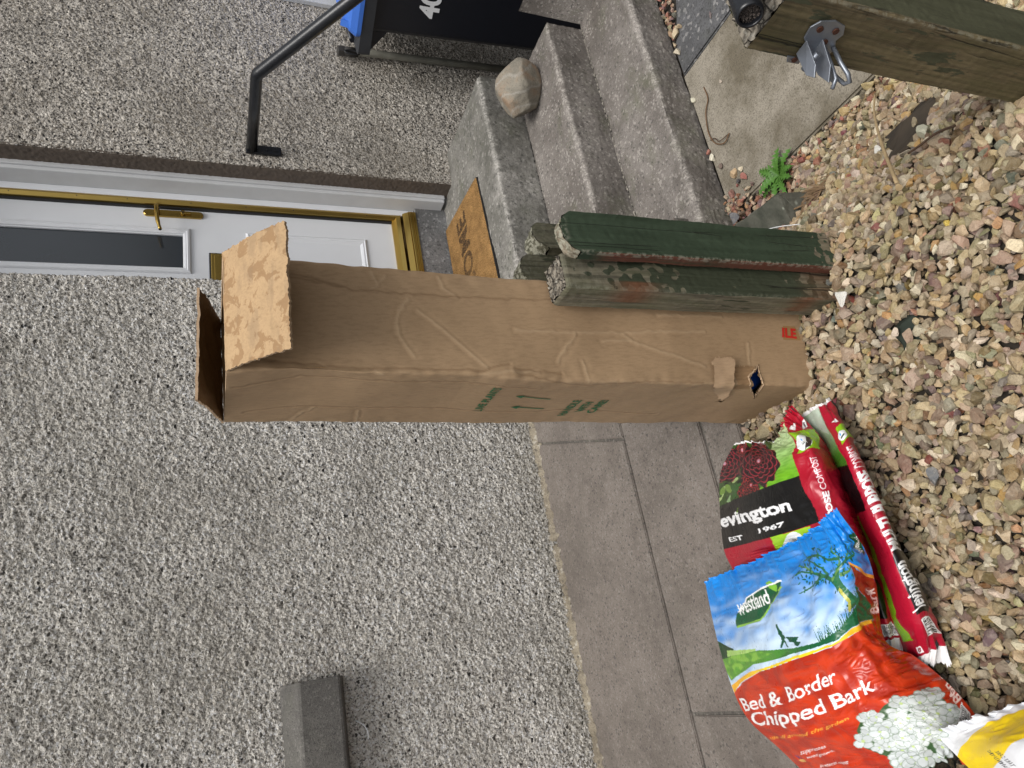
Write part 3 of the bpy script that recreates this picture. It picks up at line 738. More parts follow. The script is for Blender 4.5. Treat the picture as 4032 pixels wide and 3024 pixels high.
tube('rubber_ring', [(2.80+.024*math.cos(a)*.5, 2.505, .485+.034*math.sin(a)) for a in np.linspace(0, 2*math.pi, 20)[:-1]], .005, BLACKRUB, wp, 8, closed=True)
vb = box('white_wall_box', 3.13, 3.32, 2.535, 2.562, .50, .95, PAINTW, None, .004); tag(vb, 'white painted box strip high on the wall beside the handrail', 'cover')  # plain white box on the wall, purpose unknown
hk = tube('wire_hook', smoothpts([(-.07, 2.362, .770), (-.085, 2.345, .752), (-.105, 2.342, .742), (-.125, 2.346, .742)], 5), .0016, WHITEDEC); tag(hk, 'small white curved wire sticking out of the wall below the window sill', 'wire')

def decal(name, s, p0, ux, uy, mat, parent, bold=0.0, shear=0):
    T, asp = textmesh(s, bold, shear); p0, ux, uy = map(np.array, (p0, ux, uy))
    V = p0+T[..., 0:1]*ux+T[..., 1:2]*uy
    return nmesh(name, V.reshape(-1, 3), np.arange(len(T)*3).reshape(-1, 3), mat, parent)

# ------------------------------------------------------------------ wheelie bin
def wheelie():
    A = np.array([2.639, 2.36, 0]); da = np.array([-.318, .948, 0]); dc = np.array([.948, .318, 0])
    t = empty('wheelie_bin', tuple(A-da*.35+dc*.25+(0, 0, -.41)), 'black wheelie bin with a blue lid and white number 40 beside the steps', 'wheelie bin')
    W = lambda a, c, z: tuple(A+da*a+dc*c+np.array([0, 0, z]))
    def ring(a0, a1, c0, c1, z, r=.03):
        out = []
        for (ca, cc, st) in ((a0-r, c0+r, 0), (a1+r, c0+r, 1), (a1+r, c1-r, 2), (a0-r, c1-r, 3)):
            for k in range(5):
                an = -math.pi/2*(st)+math.pi/2*0-math.pi/8*k
                sx = math.cos(an); sy = math.sin(an)
                out.append(W(ca+r*sx, cc+r*sy, z))
        return out
    loft('body', [ring(-.125, -.74, .060, .42, -.60), ring(-.120, -.74, .050, .44, -.42), ring(-.100, -.74, .004, .495, .395), ring(-.100, -.74, 0, .5, .45)], BINB, t, smooth=False)
    loft('rim', [ring(.002, -.77, -.014, .52, .448, .02), ring(.004, -.772, -.016, .522, .50, .02), ring(-.02, -.75, .0, .50, .506, .02)], BINRIM, t, bev=0)
    for c in (.02, .44):
        loft('handle_bracket', [[W(-.002, cc, .450), W(-.105, cc, .450), W(-.108, cc, .375)] for cc in (c, c+.02)], BINB, t)
    loft('lid', [ring(-.068, -.665, -.02, .52, .500, .035), ring(-.068, -.665, -.02, .52, .518, .035), ring(-.080, -.655, -.008, .51, .545, .04), ring(-.12, -.62, .03, .47, .578, .05)], BINLID, t, smooth=False)
    for a in (-.10, -.17, -.24): loft('lid_rib', [[W(a, .0, .512), W(a-.028, .0, .512), W(a-.028, .03, .572), W(a, .03, .572)], [W(a, -.016, .512), W(a-.028, -.016, .512), W(a-.028, .02, .585), W(a, .02, .585)]], BINLID, t)
    tube('lid_hinge', [W(-.02, .08, .515), W(-.02, .42, .515)], .012, BINB, t, 12)
    for c in (.0, .46): tube('wheel', [W(-.20, c+.06, -.52), W(-.20, c+.10, -.52)], .09, BLACKRUB, t, 28)
    n = decal('number', '40', W(-.198, .0005, .163), np.array(W(-.307, .0005, .163))-np.array(W(-.198, .0005, .163)), (0, 0, .094), WHITEDEC, t, bold=.035)
    # follow the slightly tapering side: push proud of it
    me = n.data; v = np.zeros(len(me.vertices)*3); me.vertices.foreach_get('co', v); v = v.reshape(-1, 3)
    v += -dc*.002+dc*(.004+(.395-v[:, 2:3])*.0518); me.vertices.foreach_set('co', v.ravel()); me.update()
wheelie()

# ------------------------------------------------------------------ doormat
def doormat():
    nx, ny = 300, 170; c = [np.array(p) for p in ((1.165, 2.235), (1.928, 2.268), (1.962, 2.712), (1.20, 2.70))]
    u = np.linspace(0, 1, nx)[None, :, None]; v = np.linspace(0, 1, ny)[:, None, None]
    P = (c[0]*(1-u)+c[1]*u)*(1-v)+(c[3]*(1-u)+c[2]*u)*v
    r = np.random.default_rng(3); nz = fnoise(ny, nx, .0026, .005, .02, 61); e = np.minimum(np.minimum(u, 1-u)*.76, np.minimum(v, 1-v)*.45)[..., 0]
    Z = .090+nz*.0012-np.exp(-e/.004)*.010
    X, Y = P[..., 0], P[..., 1]
    base = np.array([.30, .175, .068]); col = base*(1+.22*fnoise(ny, nx, .0026, .004, .02, 62)[..., None]+.10*fnoise(ny, nx, .0026, .05, .4, 63)[..., None])
    T, _ = textmesh('WELCOME', .03)
    tx0, tx1, ty0, ty1 = 1.190, 1.886, 2.440, 2.563
    m = np.zeros(X.shape, bool)
    Tw = np.stack([tx0+T[..., 0]*(tx1-tx0), ty0+T[..., 1]*(ty1-ty0)], -1)
    for tr in Tw:
        x0, y0 = tr.min(0); x1, y1 = tr.max(0)
        k = np.where((X >= x0) & (X <= x1) & (Y >= y0) & (Y <= y1))
        if len(k[0]): m[k] |= inpoly(X[k], Y[k], tr)
    fade = (.50+.5*sstep(1.45, 1.75, X))*(.8+.25*fnoise(ny, nx, .0026, .006, .05, 64))
    f = (m*np.clip(fade, .1, 1))[..., None]; col = col*(1-f)+np.array([.022, .02, .018])*f
    b = NB('coir'); nn = b.noise(380, 3, .7, b.map((1, .6, 1))); cc = b.mix(b.ramp(nn, [(.35, .75), (.55, 0)]), b.attr().outputs['Color'], (.09, .04, .012))
    mat = b.out(cc, .95, b.bump(nn, .9, .003), spec=.15)
    o = grid('doormat', np.stack([X, Y, Z], -1), mat, None, cols=np.clip(col, 0, 1)); tag(o, 'worn orange brown coir doormat lettered WELCOME in front of the door', 'doormat')
    ring_t = [tuple(np.array([*p, .089])) for p in c]; ring_b = [(x, y, .0735) for x, y, _ in ring_t]
    loft('backing', [ring_b, [(x, y, .083) for x, y, _ in ring_t]], BLACKRUB, o)
doormat()

# ------------------------------------------------------------------ wooden posts
def m_post(name, paint, bare, amt, red=(.13, .042, .026)):
    b = NB(name); a = b.N('ShaderNodeSeparateColor'); b.L(b.attr().outputs['Color'], a.inputs[0])
    g1 = b.noise(1, 5, .65, b.map((120, 120, 5))); g2 = b.noise(1, 4, .7, b.map((30, 30, 7)))
    wood = b.mix(b.ramp(g1, [(.36, 0), (.64, 1)]), bare, tuple(x*.38 for x in bare))
    wood = b.mix(b.ramp(g2, [(.45, 0), (.7, .6)]), wood, tuple(x*.6 for x in (bare[0]*.7, bare[1]*.85, bare[2]*.6)))
    k = b.math('ADD', b.math('ADD', g2, b.math('MULTIPLY', g1, .35)), b.math('ADD', a.outputs[0], amt-1.0))
    fl = b.ramp(k, [(.32, 0), (.36, 1)])
    pt = b.mix(b.ramp(b.noise(1, 4, .6, b.map((45, 45, 4))), [(.3, 0), (.75, .8)]), paint, tuple(min(1, x*1.9+.012) for x in paint))
    c = b.mix(fl, pt, wood)
    c = b.mix(b.math('MULTIPLY', a.outputs[1], b.ramp(b.noise(1, 4, .6, b.map((40, 40, 6))), [(.3, .2), (.5, 1)])), c, red)
    c = b.mix(b.math('MULTIPLY', a.outputs[2], b.ramp(b.noise(110, 4, .65), [(.46, 0), (.56, 1)])), c, (.33, .32, .25))
    v = b.voro(1, 'DISTANCE_TO_EDGE', b.map((34, 34, 1.3))); cr_ = b.ramp(v.outputs['Distance'], [(.0, 1), (.022, 0)])
    cr_ = b.math('MULTIPLY', cr_, b.ramp(b.noise(1, 2, .5, b.map((12, 12, 3))), [(.5, 0), (.56, 1)]))
    c = b.mix(b.math('MULTIPLY', cr_, .9), c, (.008, .007, .005))
    h = b.math('SUBTRACT', b.math('ADD', g1, b.math('MULTIPLY', fl, -.35)), b.math('MULTIPLY', cr_, 1.5))
    return b.out(c, .72, b.bump(h, .7, .0012), spec=.35)
WG = m_post('green_painted_wood', (.022, .036, .019), (.27, .225, .16), .17)
WG2 = m_post('worn_green_wood', (.026, .032, .017), (.20, .18, .125), .36, red=(.15, .060, .028))
WG3 = m_post('shaded_post_wood', (.022, .024, .012), (.13, .12, .08), .40)  # rear posts: shade on their fronts put into a darker wood colour
WGATE = m_post('gatepost_wood', (.045, .046, .024), (.20, .155, .085), .30)
def m_endgrain():
    b = NB('end_grain'); wv = b.N('ShaderNodeTexWave', wave_type='RINGS', rings_direction='Z'); wv.inputs['Scale'].default_value = 26; wv.inputs['Distortion'].default_value = 2.5
    wv.inputs['Detail'].default_value = 3; b.L(b.tc, wv.inputs['Vector'])
    c = b.mix(wv.outputs['Fac'], (.085, .075, .06), (.25, .22, .175)); n = b.noise(120, 4); c = b.mix(b.ramp(n, [(.55, 0), (.7, .7)]), c, (.42, .40, .34))
    v = b.voro(38, 'DISTANCE_TO_EDGE'); k = b.ramp(v.outputs['Distance'], [(0, 1), (.05, 0)]); c = b.mix(b.math('MULTIPLY', k, .8), c, (.015, .012, .01))
    return b.out(c, .9, b.bump(b.math('SUBTRACT', wv.outputs['Fac'], b.math('MULTIPLY', k, 2)), .8, .003), spec=.2)
ENDG = m_endgrain()
def post(label, x0, x1, y0, y1, z0, z1, mat, style, lean=(0, 0), paintf=None, seed=0, ch=.006, rz=0, group=None, name='fence_post', chtop=0):
    cx, cy = (x0+x1)/2, (y0+y1)/2; hw, hd = (x1-x0)/2, (y1-y0)/2
    t = empty(name, (cx, cy, z0), label, 'post', group)
    # perimeter (counter-clockwise from front-left), chamfered corners
    cs = [(-hw, -hd+ch), (-hw+ch, -hd), (hw-ch, -hd), (hw, -hd+ch), (hw, hd-ch), (hw-ch, hd), (-hw+ch, hd), (-hw, hd-ch)]
    per = []
    for i in range(8):
        a, b = np.array(cs[i]), np.array(cs[(i+1) % 8]); k = max(2, int(np.linalg.norm(b-a)/.004))
        for j in range(k): per.append(a+(b-a)*j/k)
    per = np.array(per); m = len(per); n = int((z1-z0)/.004)
    H = z1-z0
    def top(x, y):
        if style == 'round': return H-hw*.95*(1-np.sqrt(np.clip(1-(x/(hw*1.02))**2, 0, 1)))
        return H+0*x
    tv = np.linspace(0, 1, n)[:, None]; T = top(per[:, 0], per[:, 1])[None]
    nz = fnoise(n, m, .004, .015, .08, seed+300, aniso=1); nl = fnoise(n, m, .004, .15, .8, seed+301)
    gl = fnoise(m, m, .004, .006, .03, seed+302)[0][None]
    nr = per/np.linalg.norm(per/np.array([hw, hd]), axis=1)[:, None]/np.array([hw, hd]); nr /= np.linalg.norm(nr, axis=1)[:, None]
    h = nz*.0002+nl*.0005+gl*.0002
    X = per[:, 0][None]+nr[:, 0][None]*h; Y = per[:, 1][None]+nr[:, 1][None]*h; Z = tv*T
    ce = chtop*np.clip(1-(H-Z)/max(chtop, 1e-6), 0, 1)**1 if chtop else 0
    if chtop: X = X*(1-ce/hw*.55); Y = Y*(1-ce/hd*.55)
    c_, s_ = math.cos(rz), math.sin(rz)
    def place(X, Y, Z):
        return np.stack([cx+X*c_-Y*s_+lean[0]*Z/H, cy+X*s_+Y*c_+lean[1]*Z/H, z0+Z], -1)
    nx = np.broadcast_to(per[:, 0][None], Z.shape); ny_ = np.broadcast_to(per[:, 1][None], Z.shape)
    cols = np.zeros(Z.shape+(3,))
    if paintf: cols = paintf(nx/hw, ny_/hd, Z, H, cols)
    grid('timber', place(X, Y, Z), mat, t, cols=np.clip(cols, 0, 1), wrap=True, smooth=False)
    # top cap
    q = 22; gu, gv = np.meshgrid(np.linspace(-1, 1, q), np.linspace(-1, 1, max(6, int(q*hd/hw))))
    sc = (1-chtop/hw*.55) if chtop else 1
    cxp = gu*(hw-.0006)*sc; cyp = gv*(hd-.0006)*sc
    lim = np.abs(gu)+np.abs(gv)
    zt = top(cxp, cyp)+.0004+fnoise(*gu.shape, .004, .01, .04, seed+305)*(.0012 if style != 'flat' else .002)
    # pull in the corners to the chamfer
    over = np.clip((np.abs(cxp)-(hw*sc-ch))+(np.abs(cyp)-(hd*sc-ch))-ch, 0, None); 
    cxp -= np.sign(cxp)*over*.5; cyp -= np.sign(cyp)*over*.5
    cc = np.zeros(gu.shape+(3,)); cc[..., 0] = .9; cc[..., 2] = .8
    grid('end_grain', place(cxp, cyp, zt), ENDG if style == 'flat' else mat, t, cols=cc)
    return t
def pf1(x, y, Z, H, c):      # square worn post
    nt = fnoise(Z.shape[0], Z.shape[1], .004, .02, .15, 501)*.12
    t = Z/H
    c[..., 0] = .12+.38*sstep(.60, .95, t+nt)+.30*(x < -.97)+.35*sstep(.16, .04, t+nt*.4-.05*x)
    rust = np.exp(-((Z-.47)**2/.0016))*((x < -.55) & (y < .2)) + np.exp(-((Z-.075)**2/.0009))*((x < -.93) & (y < .5))
    c[..., 1] = np.clip(rust*.8, 0, 1)+.7*sstep(.18, .05, t)*(y < -.9)*.6
    c[..., 2] = .35*np.exp(-((x+1)**2+(y+1)**2)/.01)+.12*sstep(.8, .95, t)
    return c
def pf2(x, y, Z, H, c):      # flat green board
    nt = fnoise(Z.shape[0], Z.shape[1], .004, .015, .1, 502)*.1
    t = Z/H
    c[..., 0] = .02+.30*np.exp(-((Z-.50)**2/.0007+((x-.1)/.35)**2))*(y < -.5)+.55*sstep(.10, .02, t+nt*.3)+.5*(np.abs(x) > .96)*(y < 0)*.5+.45*sstep(.93, 1.0, t)*(1-.6*(np.abs(x) < .6))
    c[..., 0] += .25*np.exp(-((Z-.075-.10*(x+1)*.3)**2/.0004))*(y < -.5)*(x < 0)
    c[..., 1] = .9*(x < -.97)*sstep(.92, .85, t)
    c[..., 2] = .45*sstep(.972, .99, t)+.45*((x < -.95) & (y < -.5))
    return c
def pf3(x, y, Z, H, c):
    c[..., 0] = .3+.3*sstep(.9, 1, Z/H); c[..., 2] = .15*sstep(.88, .99, Z/H); return c
PG = 'old fence posts stood together'
post('thick square green post with splayed weathered top leaning against the cardboard box', .563, .635, .927, .996, -.030, .580, WG2, 'flat', (.016, .012), pf1, 1, .004, group=PG, chtop=.006)
post('flat dark green board post with rounded top and red side, frontmost of the four', .622, .706, .898, .9235, -.030, .592, WG, 'round', (.004, .0), pf2, 2, .002, group=PG)
post('weathered round topped post, right one of the two half hidden behind', .792, .872, 1.150, 1.20, -.15, .500, WG3, 'round', (.01, .01), pf3, 3, .003, group=PG, rz=.25)
post('dark round topped post, lower one tucked between the box and its neighbour', .722, .802, 1.160, 1.205, -.12, .540, WG3, 'round', (-.0, .01), pf3, 4, .003, group=PG, rz=.1)

def pfg(x, y, Z, H, c):
    c[..., 0] = .42*(x < -.9)-.30*(y < -.9)*(x > -.9)+.9*np.exp(-((x+1)**2+(y+1)**2)/.012); c[..., 2] = .55*np.exp(-((x+1)**2+(y+1)**2)/.006)
    return c
gpst = post('big weathered gatepost close to the camera with a galvanised latch on it', .68, .77, .415, .505, -.12, .500, WGATE, 'flat', (0, 0), pfg, 9, .003, name='gatepost')
latch = empty('gate_latch', (.678, .47, .40)); adopt(latch, gpst)
def plate(name, pts, th, axis, mat=STEEL, bev=.0006):
    a = np.array(axis, float)*th; return loft(name, [pts, [tuple(np.array(p)+a) for p in pts]], mat, latch, bev=bev)
plate('latch_plate', [(.677, .440+.0, .392), (.677, .436, .412), (.677, .441, .432), (.677, .452, .440), (.677, .468, .436), (.677, .474, .428), (.677, .490, .425), (.677, .497, .405), (.677, .492, .380), (.677, .474, .376), (.677, .462, .386), (.677, .452, .383)], .0025, (-1, 0, 0))
for y, z in ((.451, .425), (.449, .400), (.467, .402)): tube('screw_head', [(.6745, y, z), (.6725, y, z)], .0045, RUST, latch, 10)
plate('latch_cheek', [(.675, .470, .430), (.675, .492, .428), (.640, .494, .424), (.628, .486, .422), (.640, .476, .424)], .0025, (0, 0, -1))
plate('latch_cheek', [(.675, .464, .408), (.675, .492, .405), (.645, .494, .401), (.624, .486, .399), (.640, .472, .402)], .0025, (0, 0, -1))
tube('fork', [(.674, .472, .381), (.650, .474, .377), (.634, .475, .371), (.626, .480, .366), (.630, .488, .366), (.645, .491, .372), (.668, .492, .380)], .0032, STEEL, latch, 8)
tube('fork', [(.674, .476, .392), (.650, .479, .389), (.630, .483, .386), (.621, .492, .388)], .0028, STEEL, latch, 8)
tube('pivot', [(.655, .470, .418), (.655, .498, .418)], .004, STEEL, latch, 10)
plate('tongue', [(.668, .480, .400), (.668, .497, .394), (.634, .494, .380), (.634, .482, .386)], .002, (0, 0, -1))
plate('side_plate', [(.677, .4975, .437), (.677, .5065, .431), (.678, .5065, .410), (.677, .4975, .412)], .003, (-1, 0, 0))
tube('screw_head', [(.674, .500, .424), (.672, .500, .424)], .004, RUST, latch, 10)
# open end of a black tube lying over the gatepost top
def pipe_end():
    P0 = np.array([.648, .436, .560]); ax = np.array([.90, .10, -.16]); ax /= np.linalg.norm(ax)
    t = empty('tube_end', tuple(P0), 'open end of a black tube above the gatepost with rusty inside', 'tube')
    pr = [(0, .0125), (-.002, .0135), (-.001, .0160), (.003, .0170), (.30, .0170)]
    u = np.cross(ax, (0, 0, 1)); u /= np.linalg.norm(u); v = np.cross(ax, u)
    rings = [[tuple(P0+ax*d+(u*math.cos(a)+v*math.sin(a))*r) for a in np.linspace(0, 2*math.pi, 33)[:-1]] for d, r in [(.05, .0125)]+pr]
    loft('tube', rings, RAIL, t, cap=False, smooth=True)
    V = []; q = 24; gu, gv = np.meshgrid(np.linspace(-1, 1, q), np.linspace(-1, 1, q)); k = np.sqrt(np.maximum(gu**2, gv**2)/(gu**2+gv**2+1e-9)); gu, gv = gu*k, gv*k
    d = .006+fnoise(q, q, .002, .005, .02, 8)*.002
    G = P0+ax*d[..., None]+(u*gu[..., None]+v*gv[..., None])*.0125
    b = NB('scaly_rust'); vo = b.voro(260, 'DISTANCE_TO_EDGE'); cc = b.mix(b.ramp(vo.outputs['Distance'], [(0, 1), (.12, 0)]), (.12, .095, .08), (.01, .008, .008))
    grid('scale', G, b.out(cc, .9, b.bump(vo.outputs['Distance'], .8, .004)), t)
pipe_end()

